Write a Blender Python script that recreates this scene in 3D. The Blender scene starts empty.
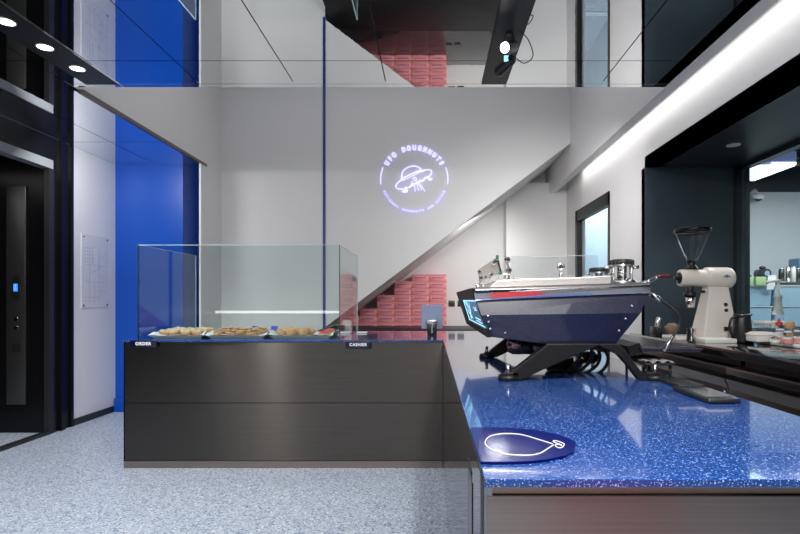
import bpy, bmesh, math, random
from mathutils import Vector, Matrix
random.seed(7)
PI = math.pi
SC = bpy.context.scene
COL = SC.collection
F = 533.0
EYE = 1.4
H = 3.11                       # underside of the mirrored ceiling

def P(x, y, d):
    """point of the room at distance d seen at the given place of the photograph"""
    return Vector(((x - 431) * d / F, d, EYE + (300 - y) * d / F))

# ------------------------------------------------------------------ materials
def srgb(r, g, b):
    def f(c):
        c /= 255.0
        return c / 12.92 if c <= 0.04045 else ((c + 0.055) / 1.055) ** 2.4
    return (f(r), f(g), f(b), 1)

def mat(name, col, rough=0.5, metal=0.0, spec=0.5, coat=0.0, emis=None, estr=0.0, trans=0.0, noise=0.0, nscale=8.0, aniso=0.0, bump=0.0, bscale=60.0, alpha=1.0):
    m = bpy.data.materials.new(name); m.use_nodes = True
    nt = m.node_tree; b = nt.nodes['Principled BSDF']
    b.inputs['Base Color'].default_value = col
    b.inputs['Roughness'].default_value = rough
    b.inputs['Metallic'].default_value = metal
    b.inputs['Specular IOR Level'].default_value = spec
    b.inputs['Coat Weight'].default_value = coat
    b.inputs['Coat Roughness'].default_value = 0.03
    b.inputs['Transmission Weight'].default_value = trans
    b.inputs['Anisotropic'].default_value = aniso
    if emis:
        b.inputs['Emission Color'].default_value = emis
        b.inputs['Emission Strength'].default_value = estr
    tc = nt.nodes.new('ShaderNodeTexCoord')
    n = nt.nodes.new('ShaderNodeTexNoise'); n.inputs['Scale'].default_value = nscale; n.inputs['Detail'].default_value = 4
    nt.links.new(tc.outputs['Object'], n.inputs['Vector'])
    mp = nt.nodes.new('ShaderNodeMapRange')
    mp.inputs['To Min'].default_value = 1 - noise; mp.inputs['To Max'].default_value = 1 + noise
    nt.links.new(n.outputs['Fac'], mp.inputs['Value'])
    vm = nt.nodes.new('ShaderNodeVectorMath'); vm.operation = 'SCALE'
    vm.inputs[0].default_value = col[:3]
    nt.links.new(mp.outputs['Result'], vm.inputs['Scale'])
    nt.links.new(vm.outputs['Vector'], b.inputs['Base Color'])
    if bump:
        n2 = nt.nodes.new('ShaderNodeTexNoise'); n2.inputs['Scale'].default_value = bscale
        nt.links.new(tc.outputs['Object'], n2.inputs['Vector'])
        bp = nt.nodes.new('ShaderNodeBump'); bp.inputs['Strength'].default_value = bump; bp.inputs['Distance'].default_value = 0.01
        nt.links.new(n2.outputs['Fac'], bp.inputs['Height']); nt.links.new(bp.outputs['Normal'], b.inputs['Normal'])
    return m

def speckle(name, base, base2, fleck, scale, size, share, rough, coat, scale2=0, noise_s=3.0, fstr=1.0, dark=None):
    """chips of another colour in a base (voronoi cells, some of them chosen)"""
    m = bpy.data.materials.new(name); m.use_nodes = True
    nt = m.node_tree; b = nt.nodes['Principled BSDF']; L = nt.links.new
    tc = nt.nodes.new('ShaderNodeTexCoord')
    n = nt.nodes.new('ShaderNodeTexNoise'); n.inputs['Scale'].default_value = noise_s; n.inputs['Detail'].default_value = 5
    L(tc.outputs['Object'], n.inputs['Vector'])
    mx = nt.nodes.new('ShaderNodeMix'); mx.data_type = 'RGBA'
    mx.inputs[6].default_value = base; mx.inputs[7].default_value = base2
    L(n.outputs['Fac'], mx.inputs[0])
    cur = mx.outputs[2]
    layers = [(scale, size, share, fleck)]
    if dark: layers.append((scale * 0.8, size * 1.2, share * 1.1, dark))
    if scale2: layers.append((scale2, size, share, fleck))
    for sc, sz, sh, colr in layers:
        v = nt.nodes.new('ShaderNodeTexVoronoi'); v.inputs['Scale'].default_value = sc
        L(tc.outputs['Object'], v.inputs['Vector'])
        lt = nt.nodes.new('ShaderNodeMath'); lt.operation = 'LESS_THAN'; lt.inputs[1].default_value = sz
        L(v.outputs['Distance'], lt.inputs[0])
        sp = nt.nodes.new('ShaderNodeSeparateColor'); L(v.outputs['Color'], sp.inputs[0])
        lt2 = nt.nodes.new('ShaderNodeMath'); lt2.operation = 'LESS_THAN'; lt2.inputs[1].default_value = sh
        L(sp.outputs[0], lt2.inputs[0])
        mu = nt.nodes.new('ShaderNodeMath'); mu.operation = 'MULTIPLY'; L(lt.outputs[0], mu.inputs[0]); L(lt2.outputs[0], mu.inputs[1])
        m2 = nt.nodes.new('ShaderNodeMath'); m2.operation = 'MULTIPLY'; L(mu.outputs[0], m2.inputs[0]); L(sp.outputs[1], m2.inputs[1])
        m3 = nt.nodes.new('ShaderNodeMath'); m3.operation = 'MULTIPLY'; L(m2.outputs[0], m3.inputs[0]); m3.inputs[1].default_value = fstr; m3.use_clamp = True
        mm = nt.nodes.new('ShaderNodeMix'); mm.data_type = 'RGBA'
        L(m3.outputs[0], mm.inputs[0]); L(cur, mm.inputs[6]); mm.inputs[7].default_value = colr
        cur = mm.outputs[2]
    L(cur, b.inputs['Base Color'])
    b.inputs['Roughness'].default_value = rough
    b.inputs['Coat Weight'].default_value = coat; b.inputs['Coat Roughness'].default_value = 0.02
    return m

def clear(name, tint=(0.93, 0.97, 0.96, 1), ior=1.5, rough=0.0):
    """thin clear sheet: lets light through, reflects by its angle"""
    m = bpy.data.materials.new(name); m.use_nodes = True
    nt = m.node_tree; nt.nodes.clear(); L = nt.links.new
    o = nt.nodes.new('ShaderNodeOutputMaterial'); mx = nt.nodes.new('ShaderNodeMixShader')
    t = nt.nodes.new('ShaderNodeBsdfTransparent'); t.inputs[0].default_value = tint
    g = nt.nodes.new('ShaderNodeBsdfGlossy'); g.inputs['Roughness'].default_value = rough
    f = nt.nodes.new('ShaderNodeFresnel'); f.inputs['IOR'].default_value = ior
    ge = nt.nodes.new('ShaderNodeNewGeometry'); mi = nt.nodes.new('ShaderNodeMapRange')
    mi.inputs['To Min'].default_value = ior; mi.inputs['To Max'].default_value = 1 / ior
    L(ge.outputs['Backfacing'], mi.inputs['Value']); L(mi.outputs[0], f.inputs['IOR'])
    L(f.outputs[0], mx.inputs[0]); L(t.outputs[0], mx.inputs[1]); L(g.outputs[0], mx.inputs[2]); L(mx.outputs[0], o.inputs[0])
    return m

def brushed(name, col, rough, stretch=(1, 90, 90), amount=0.25, aniso=0.7, tang='Z'):
    m = bpy.data.materials.new(name); m.use_nodes = True
    nt = m.node_tree; b = nt.nodes['Principled BSDF']; L = nt.links.new
    b.inputs['Metallic'].default_value = 1; b.inputs['Roughness'].default_value = rough
    tc = nt.nodes.new('ShaderNodeTexCoord'); mp = nt.nodes.new('ShaderNodeMapping'); mp.inputs['Scale'].default_value = stretch
    n = nt.nodes.new('ShaderNodeTexNoise'); n.inputs['Scale'].default_value = 2; n.inputs['Detail'].default_value = 6
    L(tc.outputs['Object'], mp.inputs[0]); L(mp.outputs[0], n.inputs['Vector'])
    r = nt.nodes.new('ShaderNodeMapRange'); r.inputs['To Min'].default_value = 1 - amount; r.inputs['To Max'].default_value = 1 + amount
    L(n.outputs['Fac'], r.inputs['Value'])
    vm = nt.nodes.new('ShaderNodeVectorMath'); vm.operation = 'SCALE'; vm.inputs[0].default_value = col[:3]
    L(r.outputs[0], vm.inputs['Scale']); L(vm.outputs[0], b.inputs['Base Color'])
    if aniso:
        b.inputs['Anisotropic'].default_value = aniso; b.inputs['Anisotropic Rotation'].default_value = 0.25
        t = nt.nodes.new('ShaderNodeTangent'); t.direction_type = 'RADIAL'; t.axis = tang
        L(t.outputs[0], b.inputs['Tangent'])
    return m

def mirror(name):
    m = mat(name, (0.86, 0.88, 0.89, 1), 0.0, 1.0)
    nt = m.node_tree; b = nt.nodes['Principled BSDF']; L = nt.links.new
    tc = nt.nodes.new('ShaderNodeTexCoord')
    n = nt.nodes.new('ShaderNodeTexNoise'); n.inputs['Scale'].default_value = 14.0; n.inputs['Detail'].default_value = 1
    L(tc.outputs['Object'], n.inputs['Vector'])
    bp = nt.nodes.new('ShaderNodeBump'); bp.inputs['Strength'].default_value = 0.006; bp.inputs['Distance'].default_value = 0.01
    L(n.outputs['Fac'], bp.inputs['Height']); L(bp.outputs[0], b.inputs['Normal'])
    return m

M = {}
M['wall'] = mat('white_plaster', (0.74, 0.735, 0.73, 1), 0.75, noise=0.02, nscale=1.5, bump=0.03)
M['wall_glossy'] = mat('white_panel', (0.73, 0.735, 0.745, 1), 0.28, noise=0.01)
M['blue_wall'] = mat('blue_paint', (0.0, 0.072, 0.46, 1), 0.35, noise=0.04, nscale=2)
M['black_panel'] = mat('black_gloss', (0.005, 0.005, 0.006, 1), 0.22, spec=0.22, noise=0.1)
M['black'] = mat('black_matte', (0.012, 0.012, 0.013, 1), 0.45, noise=0.1)
M['black_plastic'] = mat('black_plastic', (0.015, 0.015, 0.017, 1), 0.3)
M['black_stone'] = mat('black_stone', (0.010, 0.010, 0.012, 1), 0.06, coat=0.6, noise=0.3, nscale=30)
M['black_top'] = mat('black_counter', (0.008, 0.008, 0.009, 1), 0.4, spec=.12)
M['niche'] = mat('dark_teal_paint', (0.030, 0.050, 0.064, 1), 0.4, noise=0.08)
M['niche_top'] = mat('charcoal_paint', (0.022, 0.024, 0.028, 1), 0.4, noise=0.08)
M['frame'] = mat('dark_frame', (0.035, 0.052, 0.065, 1), 0.3)
M['terrazzo'] = speckle('floor_terrazzo', (0.36, 0.42, 0.52, 1), (0.44, 0.49, 0.58, 1), (0.86, 0.90, 0.95, 1), 95, 0.5, 0.5, 0.42, 0.05, dark=(0.10, 0.16, 0.27, 1))
M['quartz'] = speckle('blue_quartz', (0.006, 0.042, 0.185, 1), (0.009, 0.054, 0.235, 1), (0.50, 0.60, 0.90, 1), 330, 0.36, 0.35, 0.10, 0.6, scale2=190, fstr=0.75)
M['steel_dark'] = brushed('dark_brushed_steel', (0.105, 0.095, 0.085), 0.26, (0.6, 40, 60), 0.2, 0.97)
M['steel_near'] = brushed('brushed_steel', (0.25, 0.215, 0.195), 0.30, (0.6, 40, 90), 0.2, 0.75)
M['steel_polish'] = brushed('polished_steel', (0.26, 0.26, 0.27), 0.06, (1, 1, 1), 0.05, 0)
M['steel_trim'] = brushed('trim_steel', (0.30, 0.25, 0.22), 0.35, (0.6, 40, 60), 0.2, 0.0)
M['steel'] = brushed('stainless_steel', (0.62, 0.60, 0.59), 0.22, (30, 2, 60), 0.12, 0.0)
M['steel_bar'] = brushed('drawer_steel', (0.20, 0.17, 0.155), 0.33, (60, 0.6, 60), 0.25, 0.0)
M['steel_bar_light'] = brushed('handle_steel', (0.26, 0.225, 0.20), 0.34, (60, 0.6, 60), 0.2, 0.0)
M['chrome'] = mat('chrome', (0.82, 0.81, 0.80, 1), 0.07, 1.0)
M['bronze'] = mat('brown_trim', (0.20, 0.17, 0.15, 1), 0.4, 0.6)
M['mirror'] = mirror('mirror_glass')
M['joint'] = mat('joint_black', (0.01, 0.01, 0.012, 1), 0.5)
M['glass'] = clear('clear_glass', (0.90, 0.95, 0.95, 1))
M['glass_edge'] = mat('glass_edge_green', (0.010, 0.045, 0.045, 1), 0.1)
M['glass_pale'] = mat('glass_edge_pale', (0.45, 0.6, 0.6, 1), 0.1)
M['acrylic'] = clear('clear_acrylic', (0.93, 0.95, 0.95, 1), 1.45)
M['white_plastic'] = mat('white_plastic', (0.80, 0.79, 0.76, 1), 0.35)
M['cream'] = mat('cream_enamel', (0.78, 0.73, 0.66, 1), 0.28, coat=0.4)
M['paper'] = mat('white_paper', (0.82, 0.82, 0.82, 1), 0.8, bump=0.2)
M['pink'] = mat('pink_card', srgb(246, 158, 160), 0.6, noise=0.05, nscale=15)
M['pink_side'] = mat('pink_lid', srgb(232, 140, 144), 0.6)
M['purple_ink'] = mat('purple_ink', srgb(112, 72, 150), 0.6)
M['plan_ink'] = mat('pale_ink', srgb(158, 162, 190), 0.6)
M['navy'] = mat('navy_acrylic', (0.0008, 0.005, 0.085, 1), 0.14, spec=0.25)
M['deck'] = brushed('deck_steel', (0.72, 0.68, 0.66), 0.38, (30, 2, 60), 0.08, 0.0)
M['navy_sign'] = mat('navy_sign', (0.002, 0.004, 0.03, 1), 0.3)
M['white_ink'] = mat('white_ink', (0.85, 0.85, 0.85, 1), 0.5)
M['machine_blue'] = speckle('machine_blue_flake', (0.004, 0.005, 0.020, 1), (0.005, 0.006, 0.023, 1), (0.05, 0.055, 0.12, 1), 260, 0.35, 0.4, 0.30, 0.35)
M['machine_black'] = mat('machine_black', (0.006, 0.006, 0.007, 1), 0.45, spec=0.25)
M['leg_black'] = mat('leg_black', (0.007, 0.0065, 0.007, 1), 0.42, spec=0.3, noise=0.1)
M['copper'] = mat('copper_tank', (0.42, 0.22, 0.2, 1), 0.25, 1.0)
M['red_wood'] = mat('red_wood', (0.07, 0.006, 0.007, 1), 0.25)
M['green_cap'] = mat('green_cap', (0.0, 0.20, 0.07, 1), 0.4)
M['red_cap'] = mat('red_plastic', (0.5, 0.02, 0.02, 1), 0.35)
M['cork'] = mat('cork', (0.5, 0.28, 0.14, 1), 0.8, noise=0.15, nscale=60)
M['label_red'] = mat('red_label', (0.68, 0.26, 0.24, 1), 0.6)
M['dough'] = mat('golden_dough', (0.62, 0.33, 0.13, 1), 0.6, noise=0.35, nscale=50)
M['choc'] = mat('brown_glaze', (0.26, 0.09, 0.05, 1), 0.35, noise=0.4, nscale=50)
M['red_glaze'] = mat('red_glaze', (0.70, 0.09, 0.07, 1), 0.35, noise=0.2, nscale=40)
M['crumb'] = mat('pale_crumbs', (0.75, 0.60, 0.42, 1), 0.8, noise=0.3, nscale=80)
M['blue_card'] = mat('blue_card', (0.01, 0.05, 0.45, 1), 0.5)
M['bin'] = mat('frosted_plastic', (0.34, 0.50, 0.62, 1), 0.4, noise=0.1)
M['kitchen_wall'] = mat('kitchen_wall', (0.56, 0.61, 0.62, 1), 0.6, noise=0.02)
M['back_room'] = mat('back_room_wall', (0.62, 0.71, 0.78, 1), 0.5)
M['green_tag'] = mat('green_tag', (0.42, 0.58, 0.28, 1), 0.5)
M['grey_blue'] = mat('blue_grey_box', (0.10, 0.20, 0.32, 1), 0.4)
M['tablet'] = mat('tablet_back', (0.36, 0.44, 0.60, 1), 0.4, 0.0)
M['screen'] = mat('dark_screen', (0.015, 0.03, 0.045, 1), 0.06, coat=1.0)
M['cloth'] = mat('brown_cloth', (0.20, 0.14, 0.10, 1), 0.9, noise=0.3, nscale=30, bump=0.5)
M['neon'] = mat('neon_tube', (0.8, 0.8, 1, 1), 0.4, emis=(0.30, 0.27, 1.0, 1), estr=1.0)
M['neon_core'] = mat('neon_bright', (0.8, 0.8, 1, 1), 0.4, emis=(0.50, 0.48, 1.0, 1), estr=1.15)
M['lamp'] = mat('lamp_lens', (1, 1, 1, 1), 0.4, emis=(1, 0.97, 0.92, 1), estr=9)
M['lamp_soft'] = mat('lamp_soft', (1, 1, 1, 1), 0.4, emis=(0.85, 0.92, 1.0, 1), estr=3.0)
M['led'] = mat('led_strip', (1, 1, 1, 1), 0.4, emis=(0.95, 0.98, 1.0, 1), estr=7.0)
M['screen_teal'] = mat('screen_teal', (0.01, 0.03, 0.05, 1), 0.2, emis=(0.015, 0.10, 0.17, 1), estr=0.9)
M['screen_line'] = mat('screen_line', (0.3, 0.5, 0.6, 1), 0.2, emis=(0.35, 0.75, 0.95, 1), estr=1.1)
M['display_blue'] = mat('display_blue', (0.0, 0.1, 0.3, 1), 0.3, emis=(0.02, 0.22, 1.0, 1), estr=1.6)
M['cab_steel'] = mat('cab_steel', (0.07, 0.07, 0.068, 1), 0.35, 0.7)
M['header'] = mat('header_strip', (0.22, 0.23, 0.24, 1), 0.4)
M['blue_led'] = mat('blue_line', (0.01, 0.035, 0.22, 1), 0.4)

# ------------------------------------------------------------------ mesh kit
def wloc(o):
    v = Vector((0, 0, 0))
    while o is not None:
        v += o.location; o = o.parent
    return v

class MB:
    def __init__(s): s.bm = bmesh.new(); s.mi = 0
    def _add(s, vs, fs, smooth=False):
        vv = [s.bm.verts.new(v) for v in vs]
        for f in fs:
            try:
                fc = s.bm.faces.new([vv[i] for i in f]); fc.material_index = s.mi; fc.smooth = smooth
            except ValueError: pass
        return s
    def box(s, x0, x1, y0, y1, z0, z1):
        vs = [(x, y, z) for x in (x0, x1) for y in (y0, y1) for z in (z0, z1)]
        return s._add(vs, [(0, 1, 3, 2), (4, 6, 7, 5), (0, 4, 5, 1), (2, 3, 7, 6), (0, 2, 6, 4), (1, 5, 7, 3)])
    def rbox(s, x0, x1, y0, y1, z0, z1, r=0.004, seg=2):
        t = bmesh.new(); bmesh.ops.create_cube(t, size=1)
        for v in t.verts:
            v.co = Vector(((x0 + x1) / 2 + v.co.x * (x1 - x0), (y0 + y1) / 2 + v.co.y * (y1 - y0), (z0 + z1) / 2 + v.co.z * (z1 - z0)))
        bmesh.ops.bevel(t, geom=t.edges[:], offset=r, segments=seg, affect='EDGES', profile=0.5)
        t.verts.ensure_lookup_table(); t.verts.index_update()
        s._add([v.co.copy() for v in t.verts], [[v.index for v in f.verts] for f in t.faces], True); t.free()
        return s
    def hexa(s, q0, q1):
        """solid between two matching quads (or polygons)"""
        n = len(q0)
        vs = list(q0) + list(q1)
        fs = [tuple(range(n))[::-1], tuple(range(n, 2 * n))] + [(i, (i + 1) % n, n + (i + 1) % n, n + i) for i in range(n)]
        return s._add(vs, fs)
    def prism(s, poly, axis, a, b):
        def mk(p, t):
            return {'y': (p[0], t, p[1]), 'z': (p[0], p[1], t), 'x': (t, p[0], p[1])}[axis]
        return s.hexa([mk(p, a) for p in poly], [mk(p, b) for p in poly])
    def cyl(s, p0, p1, r0, r1=None, n=24, caps=True):
        r1 = r0 if r1 is None else r1
        p0, p1 = Vector(p0), Vector(p1); d = (p1 - p0).normalized()
        u = d.orthogonal().normalized(); w = d.cross(u)
        vs = []
        for p, r in ((p0, r0), (p1, r1)):
            for i in range(n):
                a = 2 * PI * i / n; vs.append(p + (u * math.cos(a) + w * math.sin(a)) * r)
        s._add(vs, [(i, (i + 1) % n, n + (i + 1) % n, n + i) for i in range(n)], True)
        if caps:
            s._add(vs[:n], [tuple(range(n))[::-1]]); s._add(vs[n:], [tuple(range(n))])
        return s
    def lathe(s, prof, c, axis=(0, 0, 1), n=32, smooth=True):
        """prof: (radius, height) list along the axis from c"""
        c = Vector(c); d = Vector(axis).normalized(); u = d.orthogonal().normalized(); w = d.cross(u)
        vs = []; 
        for r, h in prof:
            for i in range(n):
                a = 2 * PI * i / n; vs.append(c + d * h + (u * math.cos(a) + w * math.sin(a)) * max(r, 1e-4))
        fs = []
        for k in range(len(prof) - 1):
            for i in range(n):
                fs.append((k * n + i, k * n + (i + 1) % n, (k + 1) * n + (i + 1) % n, (k + 1) * n + i))
        return s._add(vs, fs, smooth)
    def tube(s, pts, r, n=10, closed=False, sub=6):
        pts = [Vector(p) for p in pts]
        if len(pts) > 2 and sub > 1:
            out = []; N = len(pts); rng = range(N) if closed else range(N - 1)
            for i in rng:
                g = (lambda k: pts[k % N]) if closed else (lambda k: pts[min(max(k, 0), N - 1)])
                a, b, c, d = g(i - 1), g(i), g(i + 1), g(i + 2)
                for j in range(sub):
                    t = j / sub
                    out.append(0.5 * ((2 * b) + (-a + c) * t + (2 * a - 5 * b + 4 * c - d) * t * t + (-a + 3 * b - 3 * c + d) * t ** 3))
            if not closed: out.append(pts[-1])
            pts = out
        N = len(pts); vs = []; u = None
        for i, p in enumerate(pts):
            if closed: t = (pts[(i + 1) % N] - pts[i - 1]).normalized()
            else: t = (pts[min(i + 1, N - 1)] - pts[max(i - 1, 0)]).normalized()
            u = t.orthogonal().normalized() if u is None else (u - t * u.dot(t)).normalized()
            w = t.cross(u)
            rr = r[min(i * len(r) // N, len(r) - 1)] if isinstance(r, (list, tuple)) else r
            for k in range(n):
                a = 2 * PI * k / n; vs.append(p + (u * math.cos(a) + w * math.sin(a)) * rr)
        fs = []
        for i in range(N if closed else N - 1):
            for k in range(n):
                fs.append((i * n + k, i * n + (k + 1) % n, ((i + 1) % N) * n + (k + 1) % n, ((i + 1) % N) * n + k))
        s._add(vs, fs, True)
        if not closed:
            s._add(vs[:n], [tuple(range(n))[::-1]]); s._add(vs[-n:], [tuple(range(n))])
        return s
    def sphere(s, c, r, sc=(1, 1, 1), n=20):
        t = bmesh.new(); bmesh.ops.create_uvsphere(t, u_segments=n, v_segments=n // 2 + 2, radius=r)
        t.verts.ensure_lookup_table(); t.verts.index_update()
        s._add([(c[0] + v.co.x * sc[0], c[1] + v.co.y * sc[1], c[2] + v.co.z * sc[2]) for v in t.verts], [[v.index for v in f.verts] for f in t.faces], True); t.free()
        return s
    def torus(s, c, R, r, axis=(0, 0, 1), n=24, k=10, flat=1.0):
        prof = [(R + r * math.cos(a), r * flat * math.sin(a)) for a in [2 * PI * i / k for i in range(k + 1)]]
        return s.lathe(prof, c, axis, n)
    def build(s, name, mats, parent=None, origin=None, bevel=0, seg=2):
        if not isinstance(mats, (list, tuple)): mats = [mats]
        bmesh.ops.remove_doubles(s.bm, verts=s.bm.verts[:], dist=1e-6)
        bmesh.ops.recalc_face_normals(s.bm, faces=s.bm.faces[:])
        if parent is not None: off = wloc(parent)
        elif origin is not None: off = Vector(origin)
        else: off = Vector((0, 0, 0))
        if off.length: bmesh.ops.translate(s.bm, verts=s.bm.verts[:], vec=-off)
        me = bpy.data.meshes.new(name); s.bm.to_mesh(me); s.bm.free()
        for m in mats: me.materials.append(M[m] if isinstance(m, str) else m)
        o = bpy.data.objects.new(name, me); COL.objects.link(o)
        if parent is not None: o.parent = parent
        elif origin is not None: o.location = off
        if bevel:
            md = o.modifiers.new('bevel', 'BEVEL'); md.width = bevel; md.segments = seg; md.limit_method = 'ANGLE'; md.harden_normals = False
        return o

def tag(o, label, cat, group=None):
    o['label'] = label; o['category'] = cat
    if group: o['group'] = group
    return o
def thing(name, label, cat, loc, group=None):
    o = bpy.data.objects.new(name, None); COL.objects.link(o); o.location = loc; o.empty_display_size = 0.1
    return tag(o, label, cat, group)
def struct(o, label=None):
    o['kind'] = 'structure'
    if label: o['label'] = label
    return o
def copy_tree(o, parent=None):
    c = o.copy(); COL.objects.link(c)
    if parent is not None: c.parent = parent
    for ch in o.children: copy_tree(ch, c)
    return c

def text_mesh(body, size, extrude=0.001, spacing=1.0, bold=0.0):
    cu = bpy.data.curves.new('lettering', 'FONT'); cu.body = body; cu.size = size; cu.extrude = extrude
    cu.align_x = 'CENTER'; cu.align_y = 'CENTER'; cu.space_character = spacing; cu.offset = bold; cu.resolution_u = 3
    ob = bpy.data.objects.new('lettering', cu); COL.objects.link(ob)
    dg = bpy.context.evaluated_depsgraph_get(); dg.update()
    me = bpy.data.meshes.new_from_object(ob.evaluated_get(dg))
    bpy.data.objects.remove(ob); bpy.data.curves.remove(cu)
    return me
def text_obj(name, body, size, m, parent, world_mat, extrude=0.001, spacing=1.0, bold=0.0):
    me = text_mesh(body, size, extrude, spacing, bold); me.transform(Matrix.Translation(-wloc(parent)) @ world_mat)
    me.materials.clear(); me.materials.append(M[m])
    o = bpy.data.objects.new(name, me); COL.objects.link(o); o.parent = parent
    return o
def facing_cam(x, y, z, rot=0):       # lettering upright in the XZ plane, read from -Y
    return Matrix.Translation((x, y, z)) @ Matrix.Rotation(PI / 2, 4, 'X') @ Matrix.Rotation(rot, 4, 'Z')

# ------------------------------------------------------------------ the setting
XL, XR = -3.98, 2.165
struct(MB().box(-6.2, 8.2, -3.0, 12.2, -0.1, 0.0).build('floor', 'terrazzo'))
struct(MB().box(XL - .12, XL, 5.91, 6.72, 0, H).build('wall_left', 'wall_glossy'))
struct(MB().box(XL, XL + .015, 5.93, 6.72, 0, .075).build('baseboard_left', 'black'))
b = MB(); b.box(XL - .12, -3.13, 6.72, 7.6, 0, 3.2); b.box(-3.13, -2.84, 7.45, 7.6, 0, 3.2)
struct(b.build('wall_blue_side', 'blue_wall'))
b = MB(); b.box(XL + .02, -3.13, 6.66, 6.72, 0, .17)
struct(b.build('baseboard_blue_side', 'blue_wall'))
# black lift surround
b = MB(); b.box(XL - .12, XL, 5.62, 5.91, 0, H); b.box(XL - .12, XL, 3.0, 5.62, 2.865, H); b.box(XL - .12, XL, -3, 3.0, 0, H)
b.box(XL - .02, XL + .03, 5.70, 5.76, 0, H); b.box(XL - .02, XL + .02, 5.87, 5.91, 0, H)
struct(b.build('wall_lift_side', 'black_panel'))
# lift cab and its door opening
d1 = MB().box(XL - .10, XL + .012, 3.0, 5.60, 2.775, 2.865).build('door_1', 'header'); struct(d1)
b = MB(); b.box(XL - .06, XL + .01, 3.0, 5.62, 0, .03); b.box(XL - .05, XL + .005, 5.55, 5.62, 0, 2.78)
b.build('door_frame', 'black', d1)
b = MB(); b.box(-5.7, -5.6, 3.0, 5.7, 0, 2.9); b.box(-5.7, XL - .12, 5.62, 5.7, 0, 2.9); b.box(-5.7, XL - .12, 2.9, 3.0, 0, 2.9); b.box(-5.7, XL - .12, 2.9, 5.7, 2.87, 2.95)
struct(b.build('wall_lift_cab', 'black_panel'))
lp = thing('lift_control_panel', 'steel lift control panel with blue floor display inside the black lift', 'control panel', (-4.36, 5.6, .4))
MB().rbox(-4.46, -4.26, 5.595, 5.615, .3, 2.6, .004).build('panel', 'cab_steel', lp)
MB().box(-4.385, -4.315, 5.585, 5.596, 1.36 + .05, 1.66).build('display', 'black_plastic', lp)
b = MB(); cx, cz = -4.352, 1.53
b.box(cx - .020, cx + .020, 5.580, 5.586, cz - .040, cz + .040)
b.build('display_light', 'display_blue', lp)
b = MB(); b.prism([(cx - .014, cz - .008), (cx + .014, cz - .008), (cx, cz - .03)], 'y', 5.576, 5.581); b.box(cx - .004, cx + .004, 5.576, 5.581, cz - .01, cz + .03)
b.build('arrow', 'white_ink', lp)
for z in (1.20, 1.11):
    MB().cyl((cx, 5.596, z), (cx, 5.585, z), .022).build('button', 'steel', lp)
MB().box(cx - .045, cx + .045, 5.588, 5.596, .86, .95).build('key_plate', 'black_plastic', lp)

# left bulkhead with the slim wall end, back wall cut by the stair, right bulkhead
b = MB(); b.box(-2.855, -2.83, 6.56, 7.22, 0, H); b.box(-2.91, -2.83, 4.28, 7.22, H, 4.9)
struct(b.build('wall_left_upper', 'wall'))
struct(MB().box(-2.865, -2.822, 4.33, 6.72, H - .03, H).build('trim_1', 'bronze'))
def pz(x, y, d=7.2): v = P(x, y, d); return (v.x, v.z)
diag0, diag1 = pz(325, 327.3), pz(571.5, 142.5)
b = MB(); b.prism([(-3.0, 0), (diag0[0], 0), diag0, diag1, (1.885, 4.9), (-3.0, 4.9)], 'y', 7.2, 8.8)
struct(b.build('wall_back', 'wall'))
b = MB(); b.box(-1.5, 2.4, 8.8, 8.9, 0, 4.0); b.box(1.20, XR, 8.5, 8.8, 0, 3.27)
struct(b.build('wall_back_recess', 'wall'))
b = MB(); b.box(1.885, 1.985, -3, 8.8, H, 4.9)
struct(b.build('wall_right_upper', 'wall'))
struct(MB().box(1.985, 2.4, -3, 8.9, 3.266, 3.34).build('ceiling_cove', 'wall'))
b = MB(); b.box(-2.9, 1.99, 4.2, 7.2, 4.9, 5.0); b.box(-2.9, 1.99, 4.2, 4.26, 3.2, 4.9)
struct(b.build('ceiling_void', 'wall'))
bx = P(324.3, 0, 7.2).x
struct(MB().box(bx - .017, bx + .017, 7.185, 7.2, 1.0, 4.9).build('trim_2', 'blue_led'))

# right wall with the door and the niche
b = MB(); T = XR + .14
b.box(XR, T, 7.96, 8.9, 0, 3.27); b.box(XR, T, 6.45, 7.96, 2.72, 3.27); b.box(XR, T, 5.40, 6.45, 0, 3.27); b.box(XR, T, -3, 5.40, 2.74, 3.27)
struct(b.build('wall_right', 'wall'))
d2 = MB(); 
d2.box(XR - .012, XR + .06, 7.86, 7.96, 0, 2.72); d2.box(XR - .012, XR + .06, 6.45, 6.50, 0, 2.72); d2.box(XR - .012, XR + .06, 6.45, 7.96, 2.56, 2.72)
d2 = struct(d2.build('door_2', 'black'))
MB().box(XR + .03, XR + .038, 6.50, 7.86, 0, 2.56).build('door_glass', 'glass', d2)
b = MB(); b.box(XR, 3.2, -3, 5.40, 2.74, 2.85)
struct(b.build('ceiling_niche', 'niche_top'))
b = MB(); b.box(XR, 3.2, 5.39, 5.48, 0, 2.74)
struct(b.build('wall_niche_end', 'niche'))
w2 = MB(); w2.box(3.08, 3.16, 5.28, 5.39, 1.07, 2.74); w2.box(3.08, 3.16, -3, 5.39, 2.70, 2.74); w2.box(3.1, 3.16, -3, 5.39, 0, 1.08)
w2 = struct(w2.build('window_1', 'frame'))
MB().box(3.115, 3.123, -3, 5.28, 1.08, 2.70).build('window_glass', 'glass', w2)
MB().box(3.06, 3.08, 5.372, 5.392, 1.07, 2.74).build('window_seal', 'black', w2)

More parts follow.
